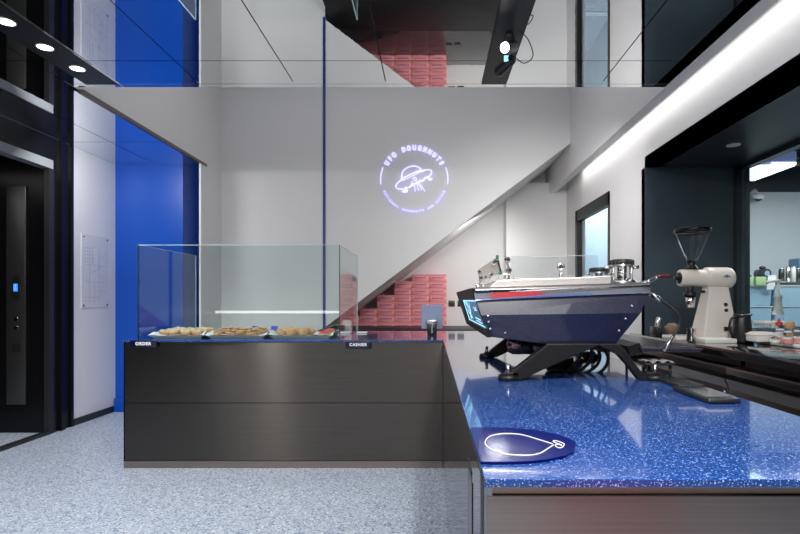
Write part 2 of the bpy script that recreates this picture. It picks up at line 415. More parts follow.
# kitchen and back room
b = MB(); b.box(3.1, 8.2, 7.9, 8.0, 0, 3.0); b.box(8.1, 8.2, -3, 8, 0, 3.0)
struct(b.build('wall_kitchen', 'kitchen_wall'))
b = MB(); b.box(3.1, 8.2, -3, 8.6, 4.0, 4.1); b.box(3.1, 8.2, 8.0, 8.6, 3.0, 4.0); b.box(8.1, 8.2, -3, 8.6, 3.0, 4.0)
struct(b.build('ceiling_kitchen', 'frame'))
b = MB(); b.box(3.04, 3.1, 5.48, 12.1, 0, 4.0); b.box(2.3, 3.5, 12, 12.1, 0, 4); b.box(2.3, 3.04, 8.9, 9.0, 0, 0.02); b.box(2.0, 3.1, 5.48, 12.1, 3.35, 3.45); b.box(2.2, 2.3, 8.9, 12.1, 0, 4)
struct(b.build('wall_back_room', 'back_room'))

# mirrored ceiling
g = .004
b = MB()
def panel(x0, x1, y0, y1): b.box(x0 + g, x1 - g, y0 + g, y1 - g, H, H + .012)
for x0, x1 in ((XL, -3.47), (-3.47, -2.865)):
    for y0, y1 in ((-3, 0.8), (.8, 2.3), (2.3, 3.81), (3.81, 5.77), (5.77, 6.72)): panel(x0, x1, y0, y1)
panel(-3.13, -2.865, 6.72, 7.45)
for x0, x1 in ((-2.865, -2.73), (-2.47, -1.83), (-1.83, -1.08), (-1.08, -.356), (-.356, .40), (.594, 1.345), (1.345, 1.885)):
    for y0, y1 in ((-3, -.7), (-.7, .8), (.8, 2.3), (2.3, 3.81), (3.81, 4.22), (4.22, 4.285)): panel(x0, x1, y0, y1)
panel(-2.73, -2.47, 4.22, 4.285); panel(.40, .594, 4.22, 4.285)
cm = struct(b.build('ceiling', 'mirror'))
b = MB(); b.box(XL, -2.89, -3, 7.45, H + .014, H + .03); b.box(-2.88, 1.885, -3, 4.2, H + .014, H + .03)
struct(b.build('ceiling_backing', 'joint'))
b = MB(); b.box(-2.73, -2.47, -3, 4.22, H - .006, H + .01)
tb = struct(b.build('trim_3', 'black'))
MB().box(-2.47, -2.466, -3, 4.22, H - .006, H).build('mirror_edge', 'mirror', tb)
b = MB(); b.box(.40, .594, -3, 4.22, H - .004, H + .012)
struct(b.build('trim_4', 'black'))

# room behind the camera
b = MB(); b.box(-4.1, 3.2, -3.1, -3.0, 0, 3.3)
struct(b.build('wall_front', mat('front_wall', (0.32, 0.30, 0.28, 1), .6)))
t = MB().rbox(.75, 1.35, -1.9, -.9, 0, .42, .05, 3).build('pouf', mat('red_fabric', (.5, .02, .02, 1), .7), origin=(1.05, -1.4, 0)); tag(t, 'low red block seat mirrored in the steel bar front', 'seat')  # unseen seat added to give the steel front its red reflection

# ------------------------------------------------------------------ lights set in the ceiling
proto = None
for i, y in enumerate((3.26, 3.59, 3.92)):
    lab = ['round ceiling downlight in the black strip, farthest from the blue wall', 'round ceiling downlight in the black strip, middle one of three', 'round ceiling downlight in the black strip, closest to the blue wall'][i]
    t = thing('downlight', lab, 'ceiling light', (-2.60, y, H - .006), 'downlights in the black ceiling strip')
    MB().lathe([(.054, 0), (.054, -.004), (.046, -.004), (.044, .01)], (-2.60, y, H - .007), n=28).build('ring', 'white_plastic', t)
    MB().cyl((-2.60, y, H - .007), (-2.60, y, H - .010), .045, n=28).build('lens', 'lamp', t)
t = thing('downlight', 'white round downlight in the dark ceiling above the coffee grinder', 'ceiling light', (2.61, 4.6, 2.74))
MB().cyl((2.61, 4.6, 2.7395), (2.61, 4.6, 2.733), .056, n=28).build('ring', 'white_plastic', t)
MB().cyl((2.61, 4.6, 2.732), (2.61, 4.6, 2.731), .042, n=28).build('lens', 'white_ink', t)

def track_spot(label, base, head, aim, lit):
    base, head, aim = Vector(base), Vector(head), Vector(aim)
    t = thing('track_spotlight', label, 'spotlight', base, 'spotlights on the black ceiling track')
    MB().rbox(base.x - .02, base.x + .02, base.y - .05, base.y + .05, base.z - .025, base.z, .003).build('adapter', 'black', t)
    MB().tube([base - Vector((0, 0, .02)), (base + head) / 2 + Vector((.01, 0, 0)), head], .006, sub=3).build('stem', 'chrome', t)
    d = (aim - head).normalized()
    MB().lathe([(0, -.09), (.030, -.09), (.034, -.08), (.034, .05), (.038, .055), (.038, .075), (.033, .075), (.031, .06)], head, d, 24).build('lamp_head', 'black_plastic', t)
    MB().cyl(head + d * .060, head + d * .064, .031, n=20).build('lens', 'lamp' if lit else 'chrome', t)
    return t
track_spot('lit black spotlight on the ceiling track, glowing white', (.50, 3.45, H - .004), (.49, 3.35, 2.99), (.20, 2.9, 2.75), True)
ts = track_spot('unlit black cylinder spotlight on the ceiling track with a chrome rim', (.53, 3.55, H - .004), (.50, 3.62, 2.99), (.42, 3.78, 2.965), False)
MB().tube([(.55, 3.35, 3.10), (.62, 3.4, 3.06), (.66, 3.45, 2.98), (.61, 3.5, 2.955), (.54, 3.5, 3.0), (.50, 3.55, 3.01)], .0035).build('cable', 'black_plastic', ts)
MB().box(.485, .515, 3.53, 3.545, 2.985, 3.02).build('status_light', 'screen_line', ts)

# ------------------------------------------------------------------ neon sign
nc = P(414.3, 180, 7.2); k = 7.2 / F; ny = 7.175
ns = thing('neon_sign', 'round violet neon sign with a tilted flying saucer on the grey back wall', 'neon sign', (nc.x, 7.2, nc.z))
def NP(x, y): return Vector((nc.x + (x - 414.3) * k, ny, nc.z + (180 - y) * k))
def letter(ch, ang, R, size, bold, m, mb):
    me = text_mesh(ch, size, .004, 1, bold)
    x, z = nc.x + R * k * math.sin(ang), nc.z + R * k * math.cos(ang)
    return me, (x, z)
def ring_text(body, a0, a1, R, size, name, m, bold, outward=True, sx=1.0):
    bm = bmesh.new(); n = len(body)
    for i, ch in enumerate(body):
        if ch == ' ': continue
        a = a0 + (a1 - a0) * i / (n - 1)
        me = text_mesh(ch, size, .004, 1, bold)
        rot = -a if outward else -a + PI
        me.transform(facing_cam(nc.x + R * k * math.sin(a), ny, nc.z + R * k * math.cos(a), rot) @ Matrix.Diagonal((sx, 1, 1, 1)))
        bm.from_mesh(me); bpy.data.meshes.remove(me)
    bmesh.ops.translate(bm, verts=bm.verts[:], vec=-wloc(ns))
    me = bpy.data.meshes.new(name); bm.to_mesh(me); bm.free(); me.materials.append(M[m])
    o = bpy.data.objects.new(name, me); COL.objects.link(o); o.parent = ns
R_ = math.radians
def ring_words(body, a0, a1, *args, **kw):
    n = len(body); i = 0
    for wd_ in body.split(' '):
        j = i + len(wd_) - 1
        ring_text(wd_, a0 + (a1 - a0) * i / (n - 1), a0 + (a1 - a0) * j / (n - 1), *args, **kw); i = j + 2
ring_words('UFO DOUGHNUTS', R_(-59), R_(59), 31.5, .085, 'lettering', 'neon_core', .006, sx=.75)
ring_words('ARTISANAL DOUGHNUTS AND COFFEE', R_(248), R_(112), 32.0, .043, 'lettering', 'neon', .002, outward=False)
for s in (-1, 1):
    pts = [NP(414.3 + s * 33.5 * math.cos(R_(a)), 180 - 33.5 * math.sin(R_(a))) for a in (-8, -2, 4, 10, 16, 21)]
    MB().tube(pts, .007, 8, sub=3).build('arc', 'neon_core', ns)
def neon_path(name, pts, closed=False, r=.008):
    MB().tube([NP(395 + x * 45 / 601, 155 + y * 40 / 534) for x, y in pts], r, 8, closed, 4).build(name, 'neon_core', ns)
neon_path('saucer', [(20, 400), (75, 345), (160, 290), (260, 245), (370, 212), (455, 205), (488, 225), (470, 280), (420, 310), (340, 355), (250, 400), (180, 440), (90, 462), (30, 455), (12, 425)], True)
neon_path('dome', [(88, 330), (92, 270), (120, 210), (180, 168), (250, 155), (310, 168), (350, 200)])
neon_path('dome', [(105, 305), (160, 288), (260, 240), (345, 205)], r=.005)
neon_path('band', [(90, 355), (200, 300), (330, 240), (400, 215)], r=.005)
for q in ([(255, 370), (262, 430), (272, 490)], [(285, 370), (300, 420), (318, 480)], [(300, 345), (345, 410), (400, 490)], [(275, 350), (330, 420), (355, 470)]): neon_path('beam', q, r=.005)
neon_path('light', [(140, 430), (148, 470), (100, 495), (150, 500), (165, 470)]); neon_path('light', [(425, 290), (455, 340), (495, 325), (450, 318)])
neon_path('light', [(215, 360), (235, 385), (205, 400), (245, 410)], r=.005); neon_path('light', [(235, 325), (265, 305), (290, 330), (250, 345)], r=.006); neon_path('light', [(330, 330), (350, 360), (385, 345), (400, 300)], r=.005)

# ------------------------------------------------------------------ counters
ZT = 1.067
wt = MB(); wt.prism([(-2.575, 4.425), (.1, 4.425), (.1, .99), (1.055, .99), (1.055, 5.73), (-2.575, 5.73)], 'z', ZT - .016, ZT)
wt = wt.build('worktop', 'quartz', origin=(0.5, 3, ZT - .016), bevel=.002); tag(wt, 'glossy blue speckled stone worktop shaped like an L', 'worktop')
oc = thing('order_counter', 'low dark brushed steel counter front under the glass display', 'counter', (-1.25, 5, 0))
MB().box(-2.55, .095, 4.46, 5.7, 0.0, ZT - .016).build('body', 'black', oc)
MB().box(-2.557, .098, 4.44, 4.46, .545, ZT - .018).build('front_panel', 'steel_dark', oc)
MB().box(-2.557, .098, 4.44, 4.46, .062, .540).build('front_panel', 'steel_dark', oc)
MB().box(-2.557, .098, 4.437, 4.46, 0, .058).build('kick_plate', 'steel_trim', oc)
MB().box(-2.560, -2.55, 4.44, 5.7, 0, ZT - .018).build('side_panel', 'steel_dark', oc)
ba = thing('bar_counter', 'steel clad bar counter under the coffee machine', 'counter', (.58, 3.2, 0))
MB().box(.115, 1.03, 1.03, 5.7, 0, ZT - .016).build('body', 'black', ba)
MB().box(.100, .115, 1.0, 4.43, 0, ZT - .018).build('side_panel', 'steel_polish', ba)
MB().box(.105, 1.04, 1.008, 1.03, 1.034, ZT - .017).build('top_rail', 'steel_trim', ba)
MB().box(.104, 1.04, .998, 1.03, 0, 1.032).build('front_panel', 'steel_near', ba)
MB().box(1.03, 1.04, 1.0, 5.7, 0, ZT - .018).build('side_panel', 'steel_bar', ba)
for i, (y0, z0) in enumerate(((1.02, .9), (1.12, .95))):
    MB().box(.078 + .006 * i, .081 + .006 * i, y0, y0 + .10, .2, 1.05 - i * .01).build('side_strip', 'black_panel', ba)
# black back counter and the lower ledge of the pink boxes
bc = tag(MB().rbox(-1.37, 1.16, 6.42, 7.5, 0, 1.036, .003).build('back_counter', 'black_top', origin=(.4, 7, 0)), 'black glossy counter in front of the pink boxes', 'counter')
lg = tag(MB().rbox(-1.40, 1.19, 7.505, 8.79, 0, .943, .003).build('ledge', 'black_stone', origin=(.4, 8.1, 0)), 'low black shelf the stacked pink boxes stand on', 'shelf')

# backbar in the niche
bs = tag(MB().rbox(2.0, 3.075, 1.3, 5.38, 1.008, ZT, .002).build('backbar_top', 'black_stone', origin=(2.5, 3.3, 1.008)), 'black glossy stone top of the back bar under the grinder', 'worktop')
edges = [5.36, 3.62, 2.75, 1.9, 1.32]
labs = ['steel undercounter fridge below the grinder and the drip tray', 'steel undercounter fridge below the black pitcher', 'steel undercounter fridge below the white bottle tray, at the edge of the picture', 'steel undercounter fridge hidden behind the tablet end of the bar']
for i in range(4):
    y1, y0 = edges[i] - .006, edges[i + 1] + .006
    t = thing('undercounter_fridge', labs[i], 'fridge', (2.5, (y0 + y1) / 2, 0), 'fridges under the back bar')
    MB().box(2.06, 3.05, y0, y1, .06, .93).build('body', 'black', t)
    MB().box(2.10, 3.02, y0 + .02, y1 - .02, 0, .06).build('plinth', 'black', t)
    MB().rbox(2.0, 3.05, y0, y1, .90, .947, .003).build('top_rail', 'steel_bar', t)
    MB().box(2.12, 3.0, y0 + .02, y1 - .02, .93, 1.008).build('spacer', 'black', t)
    nd = 2 if i == 0 else 1
    for j in range(nd):
        a, c = y0 + (y1 - y0) * j / nd + .004, y0 + (y1 - y0) * (j + 1) / nd - .004
        dr = MB().rbox(2.02, 2.06, a, c, .50, .80, .003).build('drawer', 'steel_bar', t)
        MB().hexa([(2.02, a, .80), (2.02, c, .80), (2.05, c, .80), (2.05, a, .80)], [(1.995, a, .866), (1.995, c, .866), (2.05, c, .866), (2.05, a, .866)]).build('handle', 'steel_bar_light', dr)
        dr = MB().rbox(2.02, 2.06, a, c, .08, .49, .003).build('drawer', 'steel_bar', t)
        MB().rbox(1.995, 2.02, a + .05, c - .05, .43, .45, .004).build('handle', 'steel_bar_light', dr)
    for z in (.77,):
        MB().cyl((2.02, y0 + .03, z), (2.005, y0 + .03, z), .012, n=14).build('lock', 'chrome', t)

# ------------------------------------------------------------------ glass display on the counter
gd = thing('glass_display', 'tall clear glass guard around the doughnut trays', 'display case', (-1.63, 5.05, ZT))
def pane(x0, x1, y0, y1, z0, z1, edge='glass_edge', e=.004):
    thin_y = (y1 - y0) < (x1 - x0)
    p = MB().box(x0, x1, y0, y1, z0, z1).build('glass_panel', 'glass', gd)
    if thin_y:
        q = MB(); q.box(x0, x1, y0 - .0005, y1 + .0005, z1 - .002, z1 + .002); q.build('edge', 'glass_pale', p)
        for u in ((x0 - .001, x0 + e), (x1 - e, x1 + .001)): MB().box(u[0], u[1], y0 - .001, y1 + .001, z0, z1).build('edge', 'glass_edge', p)
    else:
        q = MB(); q.box(x0 - .0005, x1 + .0005, y0, y1, z1 - .002, z1 + .002); q.box(x0 - .0005, x1 + .0005, y1 - .004, y1 + .002, z0, z1); q.build('edge', 'glass_pale', p)
pane(-2.485, -.772, 4.515, 4.525, ZT, 1.866)
pane(-2.485, -2.475, 4.53, 5.62, ZT, 1.866)
pane(-.782, -.772, 4.53, 5.62, ZT, 1.866)

def sign(word, x0, x1, z0, z1, lab, size):
    t = thing('counter_sign', lab, 'sign', ((x0 + x1) / 2, 4.42, z0))
    MB().rbox(x0, x1, 4.405, 4.4235, z0, z1, .002).build('plate', 'navy_sign', t)
    text_obj('lettering', word, size, 'white_ink', t, facing_cam((x0 + x1) / 2, 4.404, (z0 + z1) / 2), .0008, 1.15, .0012)
sign('ORDER', -2.487, -2.27, 1.008, 1.068, 'small navy sign reading ORDER on the counter edge', .036)
sign('CASHIER', -.707, -.497, .998, 1.062, 'small navy sign reading CASHIER on the counter edge', .033)

def tray(x0, x1, lab):
    t = thing('tray', lab, 'tray', ((x0 + x1) / 2, 4.9, ZT), 'doughnut trays in the glass display')
    y0, y1 = 4.60, 5.10
    m = MB(); n = 2
    for z, ins in ((ZT + .001, .03),):
        m.box(x0 + ins, x1 - ins, y0 + ins, y1 - ins, z, z + .006)
    zt = ZT + .024
    m.hexa([(x0 + .03, y0 + .03, ZT + .001), (x1 - .03, y0 + .03, ZT + .001), (x1 - .03, y0 + .038, ZT + .006), (x0 + .03, y0 + .038, ZT + .006)], [(x0, y0, zt), (x1, y0, zt), (x1, y0 + .008, zt), (x0, y0 + .008, zt)])
    m.hexa([(x0 + .03, y1 - .03, ZT + .001), (x1 - .03, y1 - .03, ZT + .001), (x1 - .03, y1 - .038, ZT + .006), (x0 + .03, y1 - .038, ZT + .006)], [(x0, y1, zt), (x1, y1, zt), (x1, y1 - .008, zt), (x0, y1 - .008, zt)])
    for xa, s in ((x0, 1), (x1, -1)):
        m.hexa([(xa + s * .03, y0 + .03, ZT + .001), (xa + s * .03, y1 - .03, ZT + .001), (xa + s * .038, y1 - .03, ZT + .006), (xa + s * .038, y0 + .03, ZT + .006)], [(xa, y0, zt), (xa, y1, zt), (xa + s * .008, y1, zt), (xa + s * .008, y0, zt)])
    m.build('pan', 'white_plastic', t)
    # crumpled liner
    m = MB(); nx, nyy = 16, 10; grid = []
    for j in range(nyy + 1):
        for i in range(nx + 1):
            u, v = i / nx, j / nyy
            edge = max(abs(u - .5), abs(v - .5)) * 2
            z = ZT + .010 + ((.050 if abs(u - .5) > abs(v - .5) else .022) * max(0, edge - .75) * 4) * random.uniform(.6, 1.15) + random.uniform(0, .003)
            grid.append((x0 - .012 + (x1 - x0 + .024) * u, y0 - .005 + (y1 - y0 + .012) * v, z))
    m._add(grid, [(j * (nx + 1) + i, j * (nx + 1) + i + 1, (j + 1) * (nx + 1) + i + 1, (j + 1) * (nx + 1) + i) for j in range(nyy) for i in range(nx)])
    lin = m.build('paper_liner', 'paper', t)
    md = lin.modifiers.new('thick', 'SOLIDIFY'); md.thickness = .001
    return t
tray(-2.43, -1.97, 'steel tray with white liner, closest of the trays to the ORDER sign')
tray(-1.94, -1.43, 'steel tray with white liner, middle one in the glass display')
tray(-1.40, -.86, 'steel tray with white liner, closest of the trays to the CASHIER sign')
def doughnut(glaze, crumbs, lab, group, name='doughnut'):
    t = thing(name, lab, 'doughnut', (0, 0, 0), group)
    MB().torus((0, 0, .019), .029, .018, n=20, k=10, flat=1.0).build('dough', 'dough', t)
    m = MB(); m.torus((0, 0, .023), .029, .0165, n=20, k=10, flat=1.0); gz = m.build('glaze', glaze, t)
    m = MB()
    for _ in range(crumbs):
        a = random.uniform(0, 2 * PI); r = random.uniform(.018, .040)
        h = .023 + math.sqrt(max(0, .0165 ** 2 - (r - .029) ** 2))
        x, y = r * math.cos(a), r * math.sin(a); s = random.uniform(.003, .006)
        m.rbox(x - s, x + s, y - s, y + s, h - .002, h + s, .001, 1)
    if crumbs: m.build('topping', 'crumb', gz)
    return t
kinds = [
    (-2.43, -1.97, 'crumb', 18, 'pale crumb-topped ring doughnut on the tray closest to the ORDER sign', 'crumb doughnuts'),
    (-1.94, -1.43, 'choc', 14, 'brown glazed ring doughnut on the middle tray', 'brown doughnuts'),
    (-1.40, -.86, 'dough', 8, 'plain golden ring doughnut on the tray closest to the CASHIER sign', 'golden doughnuts'),
]
for (x0, x1, gl, cr, lab, grp) in kinds:
    p = doughnut(gl, cr, lab, grp); first = True
    nx = int((x1 - x0 - .08) / .092)
    if gl == 'dough': nx -= 1
    for j in range(4):
        for i in range(nx):
            o = p if first else copy_tree(p)
            first = False
            o.location = (x0 + .085 + i * .0935 + random.uniform(-.002, .002) , 4.685 + j * .100, ZT + .020 + random.uniform(0, .014))
            o.rotation_euler = (R_(random.uniform(4, 18)), R_(random.uniform(-14, 14)), random.uniform(0, 6)); o.scale = (1, 1, random.uniform(.95, 1.25))
p = doughnut('red_glaze', 0, 'red glazed ring doughnut at the CASHIER end of the golden doughnut tray', 'red glazed doughnuts'); first = True
for j in range(4):
    o = p if first else copy_tree(p); first = False
    o.location = (-1.40 + .085 + 4 * .0935, 4.685 + j * .100, ZT + .018 + .002 * j); o.rotation_euler = (R_(8), 0, 0)
for x, lb in ((-1.66, 'blue paper price card standing among the brown doughnuts'), (-1.47, 'blue paper price card at the end of the brown doughnuts')):
    t = MB().prism([(4.985, ZT + .02), (5.0, ZT + .02), (5.02, ZT + .088), (5.005, ZT + .088)], 'x', x - .03, x + .03).build('price_card', 'blue_card', origin=(x, 5.0, ZT)); tag(t, lb, 'card')

# card reader by the end of the glass, tablet on its stand
t = thing('card_terminal', 'small white card terminal with black window beside the glass end', 'card terminal', (-.86, 5.3, ZT))
MB().hexa([(-.90, 5.32, ZT), (-.79, 5.32, ZT), (-.79, 5.44, ZT), (-.90, 5.44, ZT)], [(-.89, 5.38, ZT + .13), (-.80, 5.38, ZT + .13), (-.80, 5.42, ZT + .13), (-.89, 5.42, ZT + .13)]).build('case', 'white_plastic', t, bevel=.004)
MB().box(-.925, -.86, 5.29, 5.318, ZT + .03, ZT + .085).build('window', 'black', t)
MB().rbox(-1.02, -.79, 5.22, 5.46, ZT, ZT + .012, .003).build('base', 'white_plastic', t)
MB().rbox(-.74, -.64, 5.3, 5.40, ZT + .001, ZT + .014, .003).build('dish', 'white_plastic', t)

c = P(432, 320, 5.15)
t = thing('tablet_terminal', 'grey-blue tablet register on a black stand, seen from behind', 'tablet', (c.x, 5.15, ZT))
b = MB(); b.hexa([(c.x - .10, 5.16, ZT + .055), (c.x + .10, 5.16, ZT + .055), (c.x + .10, 5.172, ZT + .055), (c.x - .10, 5.172, ZT + .055)], [(c.x - .10, 5.10, ZT + .285), (c.x + .10, 5.10, ZT + .285), (c.x + .10, 5.112, ZT + .285), (c.x - .10, 5.112, ZT + .285)])
b.build('tablet_shell', 'tablet', t, bevel=.004)
b = MB(); b.rbox(c.x - .045, c.x + .045, 5.06, 5.20, ZT, ZT + .10, .006); b.build('stand', 'black_plastic', t)
b = MB(); b.rbox(c.x - .05, c.x + .05, 5.05, 5.12, ZT + .10, ZT + .145, .006); b.build('printer_head', 'steel', t)
MB().box(c.x - .006, c.x + .006, 5.052, 5.062, ZT + .02, ZT + .09).build('slot', 'steel', t)

# ------------------------------------------------------------------ pink doughnut boxes
def pink_box():
    t = thing('doughnut_box', 'pink box', 'box', (0, 0, 0), 'pink doughnut boxes stacked on the black shelf')
    w, h, dd = .268, .1062, .33
    MB().rbox(-w / 2, w / 2, .002, dd, 0, h - .002, .002, 1).build('box_body', 'pink', t)
    b = MB(); b.box(-w / 2 - .0015, w / 2 + .0015, 0, .002, h - .030, h); b.box(-w / 2 - .0015, w / 2 + .0015, 0, dd, h - .002, h); b.build('lid', 'pink_side', t)
    text_obj('logo', 'DOUGHNUTS', .030, 'purple_ink', t, facing_cam(0, -.0006, h * .50), .0004, 1.0, .0010)
    return t
rows = {0: 8, 1: 8, 2: 7, 3: 5, 4: 3, 5: 2, 6: 1}
order = ['column beside the wall sockets', 'second column from the wall sockets', 'seven-high column', 'five-high column', 'three-high column', 'two-high column', 'lone box']
nth = ['bottom', 'second from the bottom', 'third from the bottom', 'fourth from the bottom', 'fifth from the bottom', 'sixth from the bottom', 'seventh from the bottom', 'top']
pb = pink_box(); used = False
for col_i, n in rows.items():
    cxx = P(437.8 - 17.4 * col_i, 0, 8.43).x
    for r in range(n):
        o = copy_tree(pb) if used else pb; used = True
        o.location = (cxx + random.uniform(-.002, .002), 8.43 + random.uniform(-.003, .003), .943 + .108 * r)
        pos = 'top' if (r == n - 1 and n > 1) else nth[r]
        if n == 1: o['label'] = 'lone pink doughnut box on the shelf, farthest from the wall sockets'
        else: o['label'] = 'pink doughnut box, %s of the %s' % (pos, order[col_i])
for x0, x1, lb in ((448.5, 454.8, 'dark double socket plate beside the pink boxes'), (457.5, 464, 'dark socket plate beside the coffee machine end')):
    a = P(x0, 306.5, 8.8); c = P(x1, 300.5, 8.8)
    t = thing('wall_socket', lb, 'socket', ((a.x + c.x) / 2, 8.8, a.z))
    MB().rbox(a.x, c.x, 8.788, 8.8, a.z, c.z, .002).build('plate', 'cab_steel', t)
    MB().box(a.x + .02, c.x - .02, 8.784, 8.79, a.z + .03, c.z - .03).build('outlet', 'black', t)

# ------------------------------------------------------------------ floor plan board on the left wall
t = thing('wall_plan', 'clear framed floor plan with faint violet lines on the white wall', 'wall plan', (XL, 6.32, 2.16))
y0, y1, z0, z1 = 6.06, 6.56, 1.31, 2.16
MB().box(XL, XL + .006, y0, y1, z0, z1).build('board', mat('plan_paper', (0.68, 0.69, 0.72, 1), 0.25), t)
for y in (y0 + .03, y1 - .03):
    for z in (z0 + .03, z1 - .03): MB().cyl((XL + .006, y, z), (XL + .016, y, z), .012, n=14).build('bolt', 'steel', t)
b = MB()
def line(ya, za, yb, zb, w=.004):
    d = Vector((yb - ya, zb - za)).normalized(); n = Vector((-d.y, d.x)) * w / 2
    b.prism([(ya - n.x, za - n.y), (yb - n.x, zb - n.y), (yb + n.x, zb + n.y), (ya + n.x, za + n.y)], 'x', XL + .006, XL + .0075)
for i in range(4):
    for j in range(5): b.box(XL + .006, XL + .0075, y0 + .05 + .045 * i, y0 + .07 + .045 * i, z1 - .16 - .04 * j, z1 - .15 - .04 * j)
for (a, bb_, c_, d_) in ((.06, .30, .46, .30), (.06, .50, .46, .50), (.14, .06, .14, .70), (.32, .06, .32, .70), (.14, .40, .32, .46), (.2, .5, .2, .66), (.32, .6, .46, .6), (.06, .12, .32, .12), (.24, .3, .24, .12), (.38, .12, .38, .4), (.32, .2, .46, .2)):
    line(y0 + a, z0 + bb_, y0 + c_, z0 + d_)
for _ in range(26):
    y, z = random.uniform(y0 + .05, y1 - .05), random.uniform(z0 + .06, z1 - .1); s = random.choice((.006, .009, .014))
    b.box(XL + .006, XL + .0075, y, y + s * 1.4, z, z + s)
b.build('plan_drawing', 'plan_ink', t)

# ------------------------------------------------------------------ coffee machine
Y0, Y1 = 2.2, 3.45
cm_ = thing('coffee_machine', 'large navy espresso machine with steel top and black splayed legs', 'coffee machine', (.55, 2.75, ZT))
def m2(x, y): v = P(x, y, 2.2); return (v.x, v.z)
TL, TR, BR, BM, BL = m2(474, 289.5), m2(651.5, 284.5), m2(617, 345.5), m2(549, 345), m2(489.5, 337)
uL, uR = m2(476, 301), m2(649.5, 293.5)
mL, mR = m2(480.5, 315), m2(640, 313)
# body core
core = [(TL[0] + .004, TL[1] - .004), (TR[0] - .004, TR[1] - .004), (BR[0] - .004, BR[1] + .004), (BM[0], BM[1] + .004), (BL[0] + .004, BL[1] + .004)]
MB().prism(core, 'y', Y0 + .03, Y1 - .02).build('body', 'machine_black', cm_, bevel=.006)
for (ya, yb, nm) in ((Y0 + .03, Y0, 1), (Y1 - .03, Y1, -1)):
    s = 1 if nm == 1 else -1
    b = MB()
    U0, U1, A0, A1 = (uL[0], ya - s * .022, uL[1]), (uR[0], ya - s * .022, uR[1]), (mL[0], ya - s * .040, mL[1]), (mR[0], ya - s * .040, mR[1])
    B0, Bm, B1 = (BL[0], ya - s * .008, BL[1]), (BM[0], ya - s * .006, BM[1]), (BR[0], ya - s * .006, BR[1])
    back = ya + s * .006
    front = [U0, U1, A1, A0]; b.hexa(front, [(p[0], back, p[2]) for p in front])
    front = [A0, A1, B1, Bm, B0]; b.hexa(front, [(p[0], back, p[2]) for p in front])
    sp = b.build('side_panel', 'machine_blue', cm_, bevel=.0025)
    # slanted bright band above
    b = MB()
    T0, T1 = (TL[0] - .002, ya - s * .004, TL[1] + .004), (TR[0] + .002, ya - s * .004, TR[1] + .006)
    V0, V1 = (uL[0] - .004, ya - s * .034, uL[1] + .002), (uR[0] + .004, ya - s * .034, uR[1] + .002)
    mid0, mid1 = ((T0[0] + V0[0]) / 2, ya - s * .038, (T0[2] + V0[2]) / 2 + .004), ((T1[0] + V1[0]) / 2, ya - s * .038, (T1[2] + V1[2]) / 2 + .006)
    back = ya + s * .004
    for q in ([T0, T1, mid1, mid0], [mid0, mid1, V1, V0]): b.hexa(q, [(p[0], back, p[2]) for p in q])
    b.build('top_band', 'chrome', cm_, bevel=.002)
    if nm == 1:
        for (px_, py_) in ((489, 316), (489.5, 322), (491, 329), (634, 306), (627.5, 319), (621, 331), (506, 333)):
            v = P(px_, py_, 2.2 - .03); sc = MB().lathe([(0, .012), (.003, .012), (.006, .009), (.007, 0)], (v.x, ya - s * .030, v.z), (0, -1, 0), 12); sc.build('screw', 'chrome', sp)
# top deck and rails
zt = (TL[1] + TR[1]) / 2
b = MB(); b.hexa([(TL[0], Y0 + .02, TL[1]), (TR[0], Y0 + .02, TR[1]), (TR[0], Y0 + .02, TR[1] + .010), (TL[0] + .01, Y0 + .02, TL[1] + .010)], [(TL[0], Y1 - .02, TL[1]), (TR[0], Y1 - .02, TR[1]), (TR[0], Y1 - .02, TR[1] + .010), (TL[0] + .01, Y1 - .02, TL[1] + .010)])
b.build('top_deck', 'steel', cm_)
def mk(x, y, d): return P(x, y, d)
def solid(name, pts, d0, d1, m, **kw):
    """polygon given where its near face shows, carried straight back from d0 to d1"""
    v = [P(x, y, d0) for x, y in pts]
    return MB().hexa([(p.x, d0, p.z) for p in v], [(p.x, d1, p.z) for p in v]).build(name, m, cm_, **kw)
solid('cup_tray', [(489, 287), (497, 280.5), (520, 279), (575, 277.5), (611, 275.5), (611, 284.5)], 2.33, 3.2, 'deck', bevel=.003)
# left lit panel in its black frame
xa = lambda z: TL[0] + (BL[0] - TL[0]) * (z - TL[1]) / (BL[1] - TL[1])
def lp_(y, z, o=0): return (xa(z) - o, y, z)
zs_t, zs_b = 1.400, 1.283
b = MB()
def lquad(y0, y1, z0, z1, o0, o1): b.hexa([lp_(y0, z0, o0), lp_(y1, z0, o0), lp_(y1, z1, o0), lp_(y0, z1, o0)], [lp_(y0, z0, o1), lp_(y1, z0, o1), lp_(y1, z1, o1), lp_(y0, z1, o1)])
lquad(Y0, Y1 + .05, zs_t, TL[1] + .006, -.005, .010); lquad(Y0, Y1 + .05, BL[1] - .002, zs_b, -.005, .010); lquad(3.18, Y1 + .05, zs_b, zs_t, -.005, .010)
fr = b.build('panel_frame', 'machine_black', cm_)
b = MB(); lquad(Y0 + .005, 3.18, zs_b, zs_t, -.004, .002); sn = b.build('light_panel', 'screen_teal', cm_)
b = MB()
lquad(Y0 + .01, 3.16, zs_t - .007, zs_t - .001, .002, .0035); lquad(3.10, 3.15, zs_b, zs_t, .002, .0035); lquad(Y0 + .01, 3.16, zs_b + .001, zs_b + .006, .002, .0035)
rnd = random.Random(3)
def stroke(pts, w=.006):
    for (ya, za), (yb, zb) in zip(pts, pts[1:]):
        b.hexa([lp_(ya, za, .002), lp_(yb, zb, .002), lp_(yb, zb + w, .002), lp_(ya, za + w, .002)], [lp_(ya, za, .0032), lp_(yb, zb, .0032), lp_(yb, zb + w, .0032), lp_(ya, za + w, .0032)])
stroke([(3.05, 1.39), (2.92, 1.36), (2.98, 1.33), (2.85, 1.31), (2.95, 1.296)], .012)
